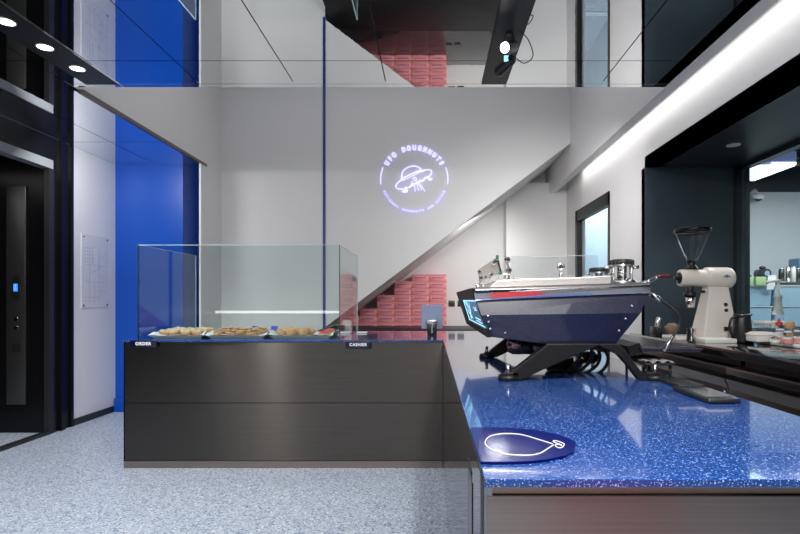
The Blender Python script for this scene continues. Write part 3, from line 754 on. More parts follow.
stroke([(2.90, 1.385), (2.82, 1.35), (2.88, 1.32), (2.80, 1.30)], .010); stroke([(2.74, 1.38), (2.78, 1.35), (2.90, 1.30)], .008)
stroke([(2.60, 1.312), (2.35, 1.308)], .006); stroke([(2.60, 1.300), (2.32, 1.296)], .004)
stroke([(2.52, 1.362), (2.46, 1.352), (2.40, 1.364)], .006); stroke([(2.50, 1.349), (2.38, 1.352)], .004)
b.build('glowing_drawing', 'screen_line', sn)
# legs: near and far frames
def leg(name, pts, d0, d1): return solid(name, pts, d0, d1, 'leg_black', bevel=.003)
def leg_at(name, pts, ysh, th=.05):
    v = [P(x, y, 2.2) for x, y in pts]
    return MB().hexa([(p.x, ysh, p.z) for p in v], [(p.x, ysh + th, p.z) for p in v]).build(name, 'leg_black', cm_, bevel=.003)
Lp = [(548, 344), (602, 344), (572, 357), (545, 369), (522, 380.0), (511, 380.0), (513, 371)]
Rp = [(596, 344), (618, 344), (627, 352), (634, 362), (641, 371), (652, 377), (652, 381), (640, 380.5), (629, 366), (619, 355), (606, 348.5)]
for ys in (2.2, 3.06):
    for pts, fx in ((Lp, 509), (Rp, 657)):
        lg_ = leg_at('leg', pts, ys)
        f = P(fx, 380.5, 2.2); fy = ys + .02
        s = MB(); s.cyl((f.x, fy, ZT), (f.x, fy, ZT + .022), .045, .040, 28); s.build('foot_pad', 'leg_black', lg_)
        s = MB(); s.cyl((f.x, fy, ZT + .02), (f.x, fy, ZT + .066), .009, n=16); s.cyl((f.x, fy, ZT + .022), (f.x, fy, ZT + .030), .017, n=16); s.build('foot_bolt', 'chrome', lg_)
        MB().rbox(min(f.x, f.x + (.03 if fx < 560 else -.03)) - .012, max(f.x, f.x + (.03 if fx < 560 else -.03)) + .012, ys, ys + .05, ZT + .018, ZT + .034, .003).build('foot_lug', 'leg_black', lg_)
MB().box(.50, .545, 2.25, 3.06, 1.180, 1.212).build('cross_bar', 'leg_black', cm_)
MB().box(.72, .76, 2.25, 3.06, 1.180, 1.212).build('cross_bar', 'leg_black', cm_)
# tank, pump, hoses under the body
MB().lathe([(0, 0), (.035, .01), (.045, .03), (.045, .19), (.035, .21), (0, .22)], (.36, 2.55, 1.185), (1, 0, 0), 24).build('boiler', 'copper', cm_)
MB().cyl((.44, 2.45, 1.21), (.44, 2.45, 1.16), .03, n=20).build('valve', 'black_plastic', cm_)
b = MB(); b.cyl((.54, 2.5, ZT + .045), (.66, 2.5, ZT + .045), .04, n=20); b.cyl((.52, 2.5, ZT + .045), (.54, 2.5, ZT + .045), .025, n=16); b.rbox(.55, .64, 2.46, 2.54, ZT + .001, ZT + .02, .003); b.build('pump', 'machine_black', cm_)
for pts in ([(596, 346), (600, 356), (596, 366), (584, 373), (572, 371)], [(590, 346), (592, 356), (586, 366), (574, 373), (566, 366)], [(581, 346), (580, 357), (572, 366), (564, 372), (562, 362)], [(602, 346), (608, 358), (603, 370), (590, 376), (578, 374)]):
    MB().tube([P(x, y, 2.4 + .02 * i) for i, (x, y) in enumerate(pts)], .0075, 10, sub=6).build('hose', 'black_plastic', cm_)
MB().tube([P(566, 359, 2.42), P(576, 356, 2.42), P(583, 359, 2.44)], .005).build('pipe', 'chrome', cm_)
MB().tube([P(509, 342, 2.5), P(528, 347, 2.45), P(540, 350, 2.45), P(552, 347, 2.5)], .004).build('pipe', 'chrome', cm_)
# group heads on the barista side
def group(cx_, y, s):
    z0 = TR[1] + .008
    g_ = MB().lathe([(0, 0), (.062 * s, 0), (.066 * s, .008), (.066 * s, .016), (.045 * s, .024), (.028 * s, .03)], (cx_, y, z0), n=32).build('group_head', 'chrome', cm_)
    for a in range(6):
        x_, y_ = cx_ + .047 * s * math.cos(a * PI / 3 + .3), y + .047 * s * math.sin(a * PI / 3 + .3)
        MB().cyl((x_, y_, z0 + .01), (x_, y_, z0 + .088), .005, n=12).build('rod', 'chrome', g_)
    MB().cyl((cx_, y, z0 + .02), (cx_, y, z0 + .088), .022, n=20).build('piston', 'chrome', g_)
    MB().lathe([(.040, .02), (.040, .086)], (cx_, y, z0)).build('glass_cylinder', 'acrylic', g_)
    MB().lathe([(0, .084), (.054, .084), (.056, .088), (.056, .092), (0, .092)], (cx_, y, z0), n=28).build('top_plate', 'chrome', g_)
    b = MB(); n = 40; prof = []
    prof = [(0, .092)] + [(.050, .092), (.052, .096), (.052, .113), (.048, .117), (0, .117)]
    b.lathe(prof, (cx_, y, z0), n=36)
    for q in range(20):
        a = 2 * PI * q / 20; b.cyl((cx_ + .051 * math.cos(a), y + .051 * math.sin(a), z0 + .094), (cx_ + .051 * math.cos(a), y + .051 * math.sin(a), z0 + .114), .0045, n=6)
    b.build('cap', 'black_plastic', g_)
    for sgn in (-1, 1):
        MB().cyl((cx_ + sgn * .05, y, z0 + .080), (cx_ + sgn * .078, y, z0 + .083), .009, n=12).build('nozzle', 'chrome', g_)
group(.895, 2.50, 1.0); group(.985, 3.13, .95)
b = MB(); b.hexa([(.80, 2.4, TR[1] - .01), (.97, 2.4, TR[1] - .01), (.97, 2.6, TR[1] - .01), (.80, 2.6, TR[1] - .01)], [(.80, 2.4, TR[1] + .009), (.97, 2.4, TR[1] + .009), (.97, 2.6, TR[1] + .009), (.80, 2.6, TR[1] + .009)]); b.build('group_mount', 'steel', cm_)
b = MB(); b.rbox(.84, 1.05, 3.04, 3.22, TR[1] - .02, TR[1] + .009, .004); b.build('group_mount', 'steel', cm_)
# lever with dark red handle, steam wand
lv = MB().tube([P(640, 284, 2.35), P(650, 281, 2.33), P(658, 276.5, 2.3)], [.010, .009, .007], 12, sub=3).build('lever', 'chrome', cm_)
MB().lathe([(0, 0), (.006, .001), (.0075, .02), (.007, .04), (.0095, .052), (.0085, .060), (0, .062)], P(656.5, 276.5, 2.3), (1, .1, .04), 16).build('lever_handle', 'red_wood', lv)
wd = MB().tube([P(650, 294, 2.28), P(659, 299, 2.28), P(670, 307, 2.28), P(679, 316, 2.28), P(679, 326, 2.28), P(672, 338, 2.28), P(664, 350, 2.28)], .0055, 12, sub=6).build('steam_wand', 'black_plastic', cm_)
MB().tube([P(651, 294, 2.279), P(662, 300.5, 2.279)], .0095, 12, sub=1).build('wand_grip', 'chrome', wd)
MB().tube([P(673, 336, 2.279), P(663.5, 351, 2.279)], .0075, 12, sub=1).build('wand_tip', 'chrome', wd)
# bracket with valves on the left end of the top
br = solid('valve_bracket', [(478, 270), (495, 258.5), (499, 259.5), (502, 273), (491, 278), (486, 286), (480, 286)], 2.95, 2.97, 'steel', bevel=.003)
for (x, y, r) in ((507, 260, 3.0), (508.5, 270.5, 2.8), (479, 272, 1.8), (481, 278, 1.8), (485, 277.5, 1.6), (491, 275, 1.8), (495, 262, 2.2)):
    v = P(x, y, 2.93); rr = r * 2.93 / F
    MB().lathe([(0, .03), (rr * .5, .03), (rr * .6, .02), (rr, .018), (rr, 0), (rr * .7, -.01)], v, (0, -1, 0), 18).build('valve_knob', 'chrome', br)
    MB().cyl(v + Vector((0, -.031, 0)), v + Vector((0, -.034, 0)), rr * .45, n=14).build('valve_cap', 'black_plastic', br)
for (x, y) in ((497.3, 257.3), (501, 273.5)):
    v = P(x, y, 2.93); MB().cyl(v + Vector((0, 0, -.010)), v + Vector((0, 0, .012)), .008, n=14).build('green_valve', 'green_cap', br)
MB().tube([P(497.5, 260, 2.94), P(499.5, 266, 2.94), P(501, 272, 2.94)], .0035).build('valve_rod', 'black_plastic', br)
MB().tube([P(505, 259, 2.96), P(508, 265, 2.96), P(509, 274, 2.96), P(508, 284, 2.96)], .006).build('manifold', 'chrome', cm_)
for (x, y) in ((477.5, 284), (483, 285), (489, 284)):
    v = P(x, y, 2.6); MB().lathe([(0, .03), (.008, .028), (.011, .02), (.007, .012), (.007, 0)], (v.x, 2.6, TL[1] + .008), n=16).build('fitting', 'chrome', cm_)
MB().tube([P(496, 284, 2.7), P(500, 276, 2.7), P(506, 274, 2.7), P(512, 276, 2.7), P(516, 283, 2.7)], .003).build('wire_arc', 'chrome', cm_)
for (x0, x1, y0, y1) in ((511, 539, 256.5, 277), (539.5, 567, 256.5, 277), (567.5, 598, 255.5, 275)):
    gp_ = solid('cup_guard', [(x0, y1), (x0, y0), (x1, y0), (x1, y1)], 3.12, 3.126, 'acrylic')
    a_, c_ = P(x0, y0, 3.12), P(x1, y0, 3.12); MB().box(a_.x, c_.x, 3.119, 3.127, a_.z - .002, a_.z + .001).build('edge', 'glass_pale', gp_)
# small lever post on the tray
v = P(560.5, 267, 2.5)
kp = MB().cyl((v.x - .002, 2.5, v.z - .075), (v.x, 2.5, v.z - .01), .007, .006, 14).build('lever_post', 'chrome', cm_)
MB().torus((v.x, 2.49, v.z), .013, .006, (0, 1, 0), 20, 8).build('post_ring', 'chrome', kp)
MB().cyl((v.x, 2.485, v.z), (v.x, 2.50, v.z), .011, n=16).build('post_cap', 'cab_steel', kp)
# drip tray side
b = MB(); b.hexa([(.905, 2.28, 1.178), (1.15, 2.28, 1.178), (1.15, 3.3, 1.178), (.905, 3.3, 1.178)], [(.895, 2.28, 1.196), (1.17, 2.28, 1.190), (1.17, 3.3, 1.190), (.895, 3.3, 1.196)])
dt = b.build('drip_tray', mat('plum_steel', (0.10, 0.085, 0.14, 1), 0.25, 0.9), cm_, bevel=.002)
b = MB()
for i in range(26): b.box(.92, 1.15, 2.32 + i * .037, 2.335 + i * .037, 1.194, 1.199)
b.build('grate', 'steel', dt)
b = MB(); b.hexa([(.86, 2.30, 1.155), (.92, 2.30, 1.178), (.92, 3.2, 1.178), (.86, 3.2, 1.155)], [(.85, 2.30, 1.20), (.90, 2.30, 1.215), (.90, 3.2, 1.215), (.85, 3.2, 1.20)]); b.build('splash_plate', 'machine_black', dt)
# lower shelf with cloth
b = MB(); b.rbox(.90, 1.03, 2.24, 2.50, 1.124, 1.134, .002); b.cyl((.91, 2.26, ZT), (.91, 2.26, 1.125), .006); b.cyl((1.015, 2.26, ZT), (1.015, 2.26, 1.125), .006); b.cyl((.91, 2.48, ZT), (.91, 2.48, 1.125), .006); b.cyl((1.015, 2.48, ZT), (1.015, 2.48, 1.125), .006)
sh = b.build('wire_stand', 'black_plastic', origin=(.965, 2.37, ZT)); tag(sh, 'low black stand with a folded cloth beside the machine leg', 'stand')
b = MB(); nx, ny_ = 14, 10; gr = []
for j in range(ny_ + 1):
    for i in range(nx + 1):
        gr.append((.905 + .12 * i / nx, 2.245 + .24 * j / ny_, 1.138 + .006 * math.sin(i * 1.3 + j * .7) * math.cos(j * 1.1) + .004))
b._add(gr, [(j * (nx + 1) + i, j * (nx + 1) + i + 1, (j + 1) * (nx + 1) + i + 1, (j + 1) * (nx + 1) + i) for j in range(ny_) for i in range(nx)], True)
cl = b.build('cloth', mat('grey_cloth', (0.16, 0.14, 0.15, 1), 0.8, noise=0.4, nscale=40), origin=(.965, 2.37, 1.134)); md = cl.modifiers.new('t', 'SOLIDIFY'); md.thickness = .004
tag(cl, 'crumpled grey bar cloth on the low black stand', 'cloth')
# tamping mat, tablet
b = MB(); b.rbox(.93, 1.03, 2.00, 2.19, ZT, ZT + .014, .004); tm = b.build('tamping_mat', 'black_plastic', origin=(1, 2.1, ZT)); tag(tm, 'black rubber tamping mat between machine leg and tablet', 'mat')
t = thing('scale', 'flat black barista scale with dark glass top near the counter edge', 'scale', (.94, 1.83, ZT))
MB().rbox(.885, .990, 1.70, 1.96, ZT + .002, ZT + .018, .006).build('case', 'black_plastic', t)
MB().box(.895, .980, 1.73, 1.95, ZT + .018, ZT + .0195).build('glass_top', 'screen', t)
for x in (.90, .975):
    for y in (1.72, 1.94): MB().cyl((x, y, ZT), (x, y, ZT + .004), .006, n=10).build('foot', 'black', t)

# navy pick-up plate
t = thing('pickup_plate', 'dark navy pointed acrylic plate with a white teardrop outline on the bar corner', 'plate', (.2, 1.2, ZT))
outl = [(.100, 1.388), (.16, 1.392), (.22, 1.380), (.27, 1.358), (.305, 1.325), (.326, 1.285), (.334, 1.25), (.324, 1.215), (.31, 1.175), (.28, 1.14), (.24, 1.115), (.20, 1.102), (.15, 1.096), (.100, 1.098)]
outl = [(a, c - .020) for a, c in outl]
MB().prism(outl, 'z', ZT, ZT + .006).build('plate', 'navy', t, bevel=.0015)
def zp(x, y): 
    d = F * (EYE - ZT - .006) / (y - 300); return ((x - 431) * d / F, d, ZT + .0065)
pts = [zp(475 + x * 105 / 800, 420 + y * 50 / 381) for x, y in ((590, 182), (480, 148), (380, 118), (300, 106), (200, 106), (115, 125), (78, 165), (95, 205), (150, 238), (240, 262), (350, 270), (430, 268), (500, 252), (560, 215), (600, 190))]
MB().tube(pts, .0011, 6, sub=4).build('outline', 'white_ink', t)
q = [zp(475 + x * 105 / 800, 420 + y * 50 / 381) for x, y in ((595, 165), (620, 160), (650, 170), (680, 185), (665, 208), (635, 212), (610, 195), (640, 185), (660, 195))]
MB().tube(q, .0010, 6, closed=True, sub=4).build('emblem', 'white_ink', t)

# ------------------------------------------------------------------ coffee grinder on the backbar
GY = 4.5
gr_ = thing('coffee_grinder', 'cream white shop grinder with clear hopper on the black back bar', 'coffee grinder', (2.3, GY, ZT))
gp = lambda x, y, d=GY: P(x, y, d)
def gx(x): return (x - 431) * GY / F
def gz(y): return EYE + (300 - y) * GY / F
MB().rbox(gx(668), gx(731), GY - .16, GY + .12, ZT, ZT + .035, .008, 3).build('base', 'cream', gr_)
b = MB(); b.hexa([(gx(696), GY - .13, ZT + .03), (gx(730), GY - .13, ZT + .03), (gx(730), GY + .11, ZT + .03), (gx(696), GY + .11, ZT + .03)], [(gx(705.5), GY - .07, gz(287)), (gx(724.5), GY - .07, gz(287)), (gx(724.5), GY + .06, gz(287)), (gx(705.5), GY + .06, gz(287))])
cb = b.build('column', 'cream', gr_, bevel=.012, seg=3)
for y in (304.5, 310): 
    t_ = (y - 287) / (334 - 287); yy = GY - .07 - .06 * t_
    MB().cyl((gx(719.5), yy + .004, gz(y)), (gx(719.5), yy - .010, gz(y)), .014, n=16).build('button', 'cab_steel', cb)
MB().box(gx(716), gx(725), GY - .132, GY - .115, gz(330), gz(326)).build('type_plate', 'cab_steel', cb)
zc = gz(278)
MB().lathe([(0, 0), (.070, 0), (.072, .01), (.072, .22)], (gx(679.5), GY, zc), (1, 0, 0), 36).build('burr_housing', 'cream', gr_)
MB().lathe([(.072, 0), (.088, .012), (.090, .02), (.090, .19), (.085, .215), (.068, .235), (0, .245)], (gx(704), GY, zc), (1, 0, 0), 40).build('motor_housing', 'cream', gr_)
MB().lathe([(.0, -.045), (.018, -.045), (.020, -.02), (.046, -.018), (.050, 0), (.056, .002)], (gx(680), GY, zc), (1, 0, 0), 28).build('grind_dial', 'black_plastic', gr_)
b = MB(); b.prism([(gx(717), gz(278.3)), (gx(719), gz(276)), (gx(721), gz(275)), (gx(723), gz(276)), (gx(725), gz(278.3)), (gx(722.5), gz(277.3)), (gx(721), gz(278.3)), (gx(719.5), gz(277.3))], 'y', GY - .0935, GY - .088); b.build('emblem', 'grey_blue', gr_)
b = MB(); b.lathe([(.052, 0), (.046, .02), (.036, .025), (.036, .065), (.045, .07)], (gx(691.5), GY, gz(269)), n=28); b.build('hopper_neck', 'black_plastic', gr_)
hp = MB().lathe([(.040, 0), (.075, .07), (.105, .145), (.140, .245), (.146, .250)], (gx(692.5), GY, gz(260.5)), n=40).build('hopper', 'acrylic', gr_)
MB().lathe([(.128, .225), (.148, .232), (.150, .262), (.144, .268), (0, .270)], (gx(692.5), GY, gz(260.5)), n=40).build('hopper_lid', clear('smoked_lid', (.45, .40, .38, 1), 1.45), hp)
b = MB()
b.torus((gx(692.5), GY, gz(260.5) + .238), .136, .008, n=36, k=8)
b.build('hopper_seal', 'black_plastic', hp)
b = MB(); b.lathe([(.052, 0), (.055, .012), (.050, .03), (.030, .045), (.030, .075)], (gx(690), GY, gz(296)), n=24); b.build('chute', 'black_plastic', gr_)
MB().lathe([(.028, 0), (.030, .0), (.040, .10), (.043, .10), (.031, -.003), (0, -.003)], (gx(690.5), GY, gz(307)), n=24).build('dosing_cup', 'chrome', gr_)
MB().cyl((gx(696), GY, gz(292)), (gx(705), GY, gz(291.5)), .012, n=12).build('cup_arm', 'cab_steel', gr_)
# things around the grinder
tg = MB().rbox(gx(683) - .02, gx(717) - .06, 4.10, 4.26, ZT, ZT + .034, .003).build('card_pack', 'white_plastic', origin=(2.2, 4.2, ZT)); tag(tg, 'flat white box lying in front of the grinder foot', 'box')
t = MB(); t.sphere((gx(680) + .06, 4.78, ZT + .072), .07, (1.0, .7, .75)); t = t.build('cloth_bundle', 'cloth', origin=(2.15, 4.75, ZT)); tag(t, 'brown cloth bundle behind the grinder base', 'cloth')
md = t.modifiers.new('s', 'SUBSURF'); md.levels = md.render_levels = 1
tx = bpy.data.textures.new('folds', 'CLOUDS'); tx.noise_scale = .05
md = t.modifiers.new('d', 'DISPLACE'); md.texture = tx; md.strength = .03
t = thing('milk_pitcher', 'small steel cup beside the grinder foot at the steam wand', 'cup', (2.06, 4.22, ZT))
MB().lathe([(0, .002), (.03, .002), (.034, .01), (.032, .10), (.036, .11)], (2.0 + .06, 4.22, ZT), n=24).build('cup_body', 'steel', t)
t = thing('jug_rinser', 'black and steel jug rinser beside the grinder', 'jug rinser', (2.06, 4.87, ZT))
MB().rbox(2.03, 2.09, 4.8, 4.95, ZT, ZT + .09, .01).build('rinser_base', 'black_plastic', t)
MB().tube([(2.06, 4.85, ZT + .08), (2.065, 4.85, ZT + .13), (2.08, 4.85, ZT + .17)], .025, 14, sub=4).build('spout', 'steel', t)

t = thing('server_pitcher', 'black lidded coffee pitcher beside the grinder', 'pitcher', (gx(742), 4.22, ZT))
cx_ = (742 - 431) * 4.22 / F
MB().lathe([(0, 0), (.080, 0), (.082, .01), (.062, .19), (.060, .20), (.066, .215), (.060, .222), (0, .224)], (cx_, 4.22, ZT), n=32).build('body', 'black_plastic', t)
MB().tube([(cx_ - .05, 4.20, ZT + .20), (cx_ - .10, 4.19, ZT + .185), (cx_ - .115, 4.19, ZT + .11), (cx_ - .082, 4.20, ZT + .035)], .010, 10).build('handle', 'black_plastic', t)
MB().cyl((cx_, 4.22, ZT + .222), (cx_, 4.22, ZT + .24), .015, n=16).build('lid_knob', 'black_plastic', t)
MB().hexa([(cx_ + .05, 4.20, ZT + .19), (cx_ + .05, 4.24, ZT + .19), (cx_ + .05, 4.24, ZT + .222), (cx_ + .05, 4.20, ZT + .222)], [(cx_ + .08, 4.215, ZT + .215), (cx_ + .08, 4.225, ZT + .215), (cx_ + .08, 4.225, ZT + .224), (cx_ + .08, 4.215, ZT + .224)]).build('spout', 'black_plastic', t)

# white tray with service things
wtray = MB(); wtray.rbox(2.52, 3.04, 3.55, 4.12, ZT, ZT + .022, .006); wtray = wtray.build('serving_board', 'white_plastic', origin=(2.8, 3.8, ZT)); tag(wtray, 'white board on the black back bar carrying jars and boxes', 'board')
zb = ZT + .022
def at(x, d): return (x - 431) * d / F
x = at(761, 4.0)
t = thing('cup_lid_box', 'low white lidded tub on the white board, beside the pitcher', 'tub', (x, 4.0, zb))
MB().rbox(x - .075, x + .075, 3.93, 4.07, zb, zb + .050, .008, 3).build('tub', 'white_plastic', t)
MB().hexa([(x - .083, 3.92, zb + .050), (x + .083, 3.92, zb + .050), (x + .083, 4.08, zb + .050), (x - .083, 4.08, zb + .050)], [(x - .05, 3.95, zb + .074), (x + .05, 3.95, zb + .074), (x + .05, 4.05, zb + .074), (x - .05, 4.05, zb + .074)]).build('lid', 'cream', t, bevel=.004)
x = at(775, 3.75)
t = thing('glass_jar', 'small clear glass jar with a spoon in front of the lidded tub', 'jar', (x, 3.75, zb))
MB().lathe([(0, .002), (.035, .002), (.038, .01), (.038, .06), (.033, .068)], (x, 3.75, zb), n=24).build('jar_body', 'acrylic', t)
MB().lathe([(0, .004), (.032, .004), (.032, .03), (0, .032)], (x, 3.75, zb), n=20).build('contents', 'white_plastic', t)
MB().tube([(x - .03, 3.74, zb + .045), (x, 3.74, zb + .05), (x + .02, 3.75, zb + .02)], .008).build('spoon', 'steel', t)
def label_jar(x, y, r, h, lab, group=None, lid=None):
    t = thing('label_jar', lab, 'jar', (x, y, zb), group)
    MB().lathe([(0, .001), (r * .95, .001), (r, .008), (r, h * .8), (r * .7, h * .93), (r * .7, h)], (x, y, zb), n=24).build('jar_body', 'acrylic', t)
    MB().lathe([(r * 1.01, h * .15), (r * 1.01, h * .48)], (x, y, zb), n=24).build('label_band', 'label_red', t)
    MB().lathe([(0, .004), (r * .9, .004), (r * .9, h * .6), (0, h * .6)], (x, y, zb), n=20).build('contents', 'white_plastic', t)
    MB().cyl((x, y, zb + h), (x, y, zb + h * 1.13), r * .72, n=20).build('lid', lid or 'white_plastic', t)
label_jar(at(780, 3.87) , 3.87, .036, .09, 'squat jar with red label behind the small glass jar')
label_jar(at(788, 3.70), 3.70, .034, .085, 'jar with red label and white lid in front of the cork-topped bottle')
label_jar(at(798, 3.80), 3.80, .036, .085, 'jar with red label at the edge of the picture')
x = at(790, 4.06)
t = thing('cork_bottle', 'clear bottle with a broad cork stopper behind the red label jars', 'bottle', (x, 4.06, zb))
MB().lathe([(0, .001), (.03, .001), (.033, .01), (.033, .08), (.028, .09), (.028, .1)], (x, 4.06, zb), n=24).build('bottle_body', 'acrylic', t)
MB().lathe([(0, .003), (.028, .003), (.028, .06), (0, .06)], (x, 4.06, zb), n=20).build('contents', 'cork', t)
MB().cyl((x, 4.06, zb + .095), (x, 4.06, zb + .145), .031, n=24).build('stopper', 'cork', t)
x = at(779, 4.22)
t = thing('sauce_bottle', 'clear squeeze bottle with a red cap beside the storage box', 'bottle', (x, 4.22, ZT))
MB().lathe([(0, .001), (.034, .001), (.036, .01), (.036, .11), (.022, .135), (.018, .14)], (x, 4.22, ZT), n=24).build('bottle_body', 'acrylic', t)
MB().lathe([(0, .002), (.03, .002), (.03, .08), (0, .08)], (x, 4.22, ZT), n=20).build('contents', 'white_plastic', t)
MB().lathe([(.024, .135), (.024, .155), (.010, .162), (.006, .185), (0, .187)], (x, 4.22, ZT), n=20).build('cap', 'red_cap', t)
x = at(770, 4.5)
t = thing('storage_box', 'clear storage box with a white lid standing behind the lidded tub', 'box', (x, 4.5, ZT))
MB().rbox(x - .085, x + .085, 4.42, 4.58, ZT, ZT + .125, .006).build('box_body', 'acrylic', t)
MB().box(x - .075, x + .075, 4.43, 4.57, ZT + .004, ZT + .09).build('contents', 'grey_blue', t)
MB().rbox(x - .092, x + .092, 4.41, 4.59, ZT + .125, ZT + .155, .006).build('lid', 'cream', t)
x = at(778, 4.85)
t = thing('pump_bottle', 'tall pale pump dispenser with a long spout at the kitchen window', 'dispenser', (x, 4.85, ZT))
MB().lathe([(0, 0), (.066, 0), (.070, .02), (.066, .10), (.050, .15), (.042, .19), (.042, .21)], (x, 4.85, ZT), n=32).build('bottle_body', 'acrylic', t)
MB().lathe([(0, .003), (.06, .003), (.06, .09), (.04, .15), (0, .15)], (x, 4.85, ZT), n=28).build('contents', 'white_plastic', t)
MB().lathe([(.050, .20), (.045, .225), (.036, .24), (.030, .34), (.036, .36), (.036, .37), (.014, .39), (.012, .50), (0, .50)], (x, 4.85, ZT), n=28).build('pump', 'cream', t)
MB().tube([(x + .02, 4.85, ZT + .505), (x - .03, 4.85, ZT + .505), (x - .09, 4.85, ZT + .498), (x - .10, 4.85, ZT + .49)], .013, 12, sub=3).build('spout', 'cream', t)
t = MB().rbox(2.42, 2.60, 3.05, 3.35, ZT, ZT + .012, .004).build('serving_tray', 'black_plastic', origin=(2.5, 3.2, ZT)); tag(t, 'thin black tray at the very edge of the back bar', 'tray')
x = at(727, 4.85)
t = thing('straw_cup', 'pale blue cup with a pink straw behind the grinder', 'cup', (x, 4.85, ZT))
MB().lathe([(0, .001), (.030, .001), (.040, .10), (.042, .10), (.032, 0)], (x + .05, 4.85, ZT), n=20).build('cup_body', mat('pale_blue_cup', (.3, .5, .6, 1), .4), t)
MB().cyl((x + .04, 4.85, ZT + .01), (x + .075, 4.85, ZT + .20), .009, n=10).build('straw', mat('pink_straw', (.75, .25, .42, 1), .4), t)

# ------------------------------------------------------------------ kitchen behind the glass
SY = 7.3
sr = thing('storage_rack', 'steel wire rack with frosted bins behind the kitchen window', 'rack', (5, 7.4, 0))
for z in (1.04, 1.645, .45):
    MB().rbox(3.9, 6.2, 7.15, 7.65, z - .03, z, .004).build('shelf', 'steel', sr)
for x in (3.93, 6.17):
    for y in (7.17, 7.63): MB().cyl((x, y, 0), (x, y, 1.644), .015, n=12).build('post', 'steel', sr)
def bin_(x, z, lab):
    t = thing('storage_bin', lab, 'bin', (x + .24, SY + .1, z), 'frosted storage bins on the rack')
    b = MB(); b.hexa([(x + .015, 7.18, z), (x + .455, 7.18, z), (x + .455, 7.60, z), (x + .015, 7.60, z)], [(x, 7.17, z + .26), (x + .47, 7.17, z + .26), (x + .47, 7.61, z + .26), (x, 7.61, z + .26)]); b.build('tub', 'bin', t, bevel=.01)
    MB().rbox(x - .008, x + .478, 7.16, 7.62, z + .26, z + .275, .004).build('lid', 'kitchen_wall', t)
nm = {0: 'closest to the dark window frame', 1: 'second from the dark window frame', 2: 'third from the dark window frame'}
for i in range(3):
    bin_(4.12 + i * .50, 1.042, 'frosted bin on the lower layer of the rack, ' + nm[i])
    bin_(4.12 + i * .50, 1.3195, 'frosted bin stacked under the top shelf, ' + nm[i])
for x0, x1, lb in ((4.20, 4.30, 'small green tag on the rack beside the window frame'), (4.33, 4.47, 'wide green tag hanging from the rack shelf')):
    t = MB().rbox(x0, x1, 7.10, 7.148, 1.60, 1.71, .004).build('shelf_tag', 'green_tag', origin=((x0 + x1) / 2, 7.13, 1.6)); tag(t, lb, 'tag')
t = MB(); t._add([(4.49, 7.10, 1.73), (4.60, 7.10, 1.73), (4.585, 7.09, 1.64), (4.475, 7.09, 1.64), (4.56, 7.10, 1.54), (4.47, 7.10, 1.54)], [(0, 1, 2, 3), (3, 2, 4, 5)])
t = t.build('paper_sheet', 'paper', origin=(4.53, 7.1, 1.54)); md = t.modifiers.new('t', 'SOLIDIFY'); md.thickness = .003; tag(t, 'white paper sheet hanging over the rack shelf', 'paper')
z = 1.645
t = thing('kitchen_scale', 'dark mixer machine with a red knob on top of the rack', 'machine', (4.55, 7.35, z))
MB().rbox(4.50, 4.72, 7.28, 7.48, z, z + .06, .01).build('base', 'black_plastic', t)
MB().cyl((4.60, 7.30, z + .12), (4.60, 7.50, z + .12), .065, n=24).build('drum', 'frame', t)
MB().cyl((4.60, 7.29, z + .12), (4.60, 7.296, z + .12), .035, n=20).build('dial', 'tablet', t)
MB().sphere((4.575, 7.36, z + .20), .035, (1.3, 1, .7)).build('knob', 'red_wood', t)
t = thing('tongs_rest', 'dark angled tool leaning beside the machine on the rack', 'tool', (4.35, 7.4, z))
MB().tube([(4.48, 7.36, z + .02), (4.40, 7.36, z + .08), (4.34, 7.36, z + .14)], .022, 10, sub=3).build('grip', 'black_plastic', t)
MB().tube([(4.48, 7.36, z + .018), (4.36, 7.36, z + .018)], .012, 8, sub=1).build('blade', 'steel', t)
for i, (x, h, r, m) in enumerate(((4.80, .17, .035, 'cab_steel'), (4.89, .19, .032, 'steel'), (4.965, .20, .03, 'white_plastic'), (5.03, .17, .03, 'cab_steel'), (4.26, .09, .03, 'tablet'), (4.33, .06, .028, 'white_plastic'))):
    lb = ['dark canister on the rack beside the mixer machine', 'shiny steel canister between a dark and a white one', 'slim white canister beside the steel canister', 'dark canister beside the blue-grey box', 'low blue jar at the window frame end of the rack', 'low white jar beside the low blue jar'][i]
    t = thing('canister', lb, 'canister', (x, 7.3, z), 'canisters on top of the rack')
    MB().lathe([(0, 0), (r, 0), (r, h), (r * .6, h + .01)], (x, 7.3, z), n=20).build('canister_body', m, t)
    MB().cyl((x, 7.3, z + h), (x, 7.3, z + h + .02), r * .75, n=16).build('lid', 'steel', t)
t = MB().rbox(5.06, 5.22, 7.32, 7.55, z, z + .33, .01).build('tall_box', 'grey_blue', origin=(5.14, 7.4, z)); tag(t, 'tall blue-grey box on top of the rack', 'box')
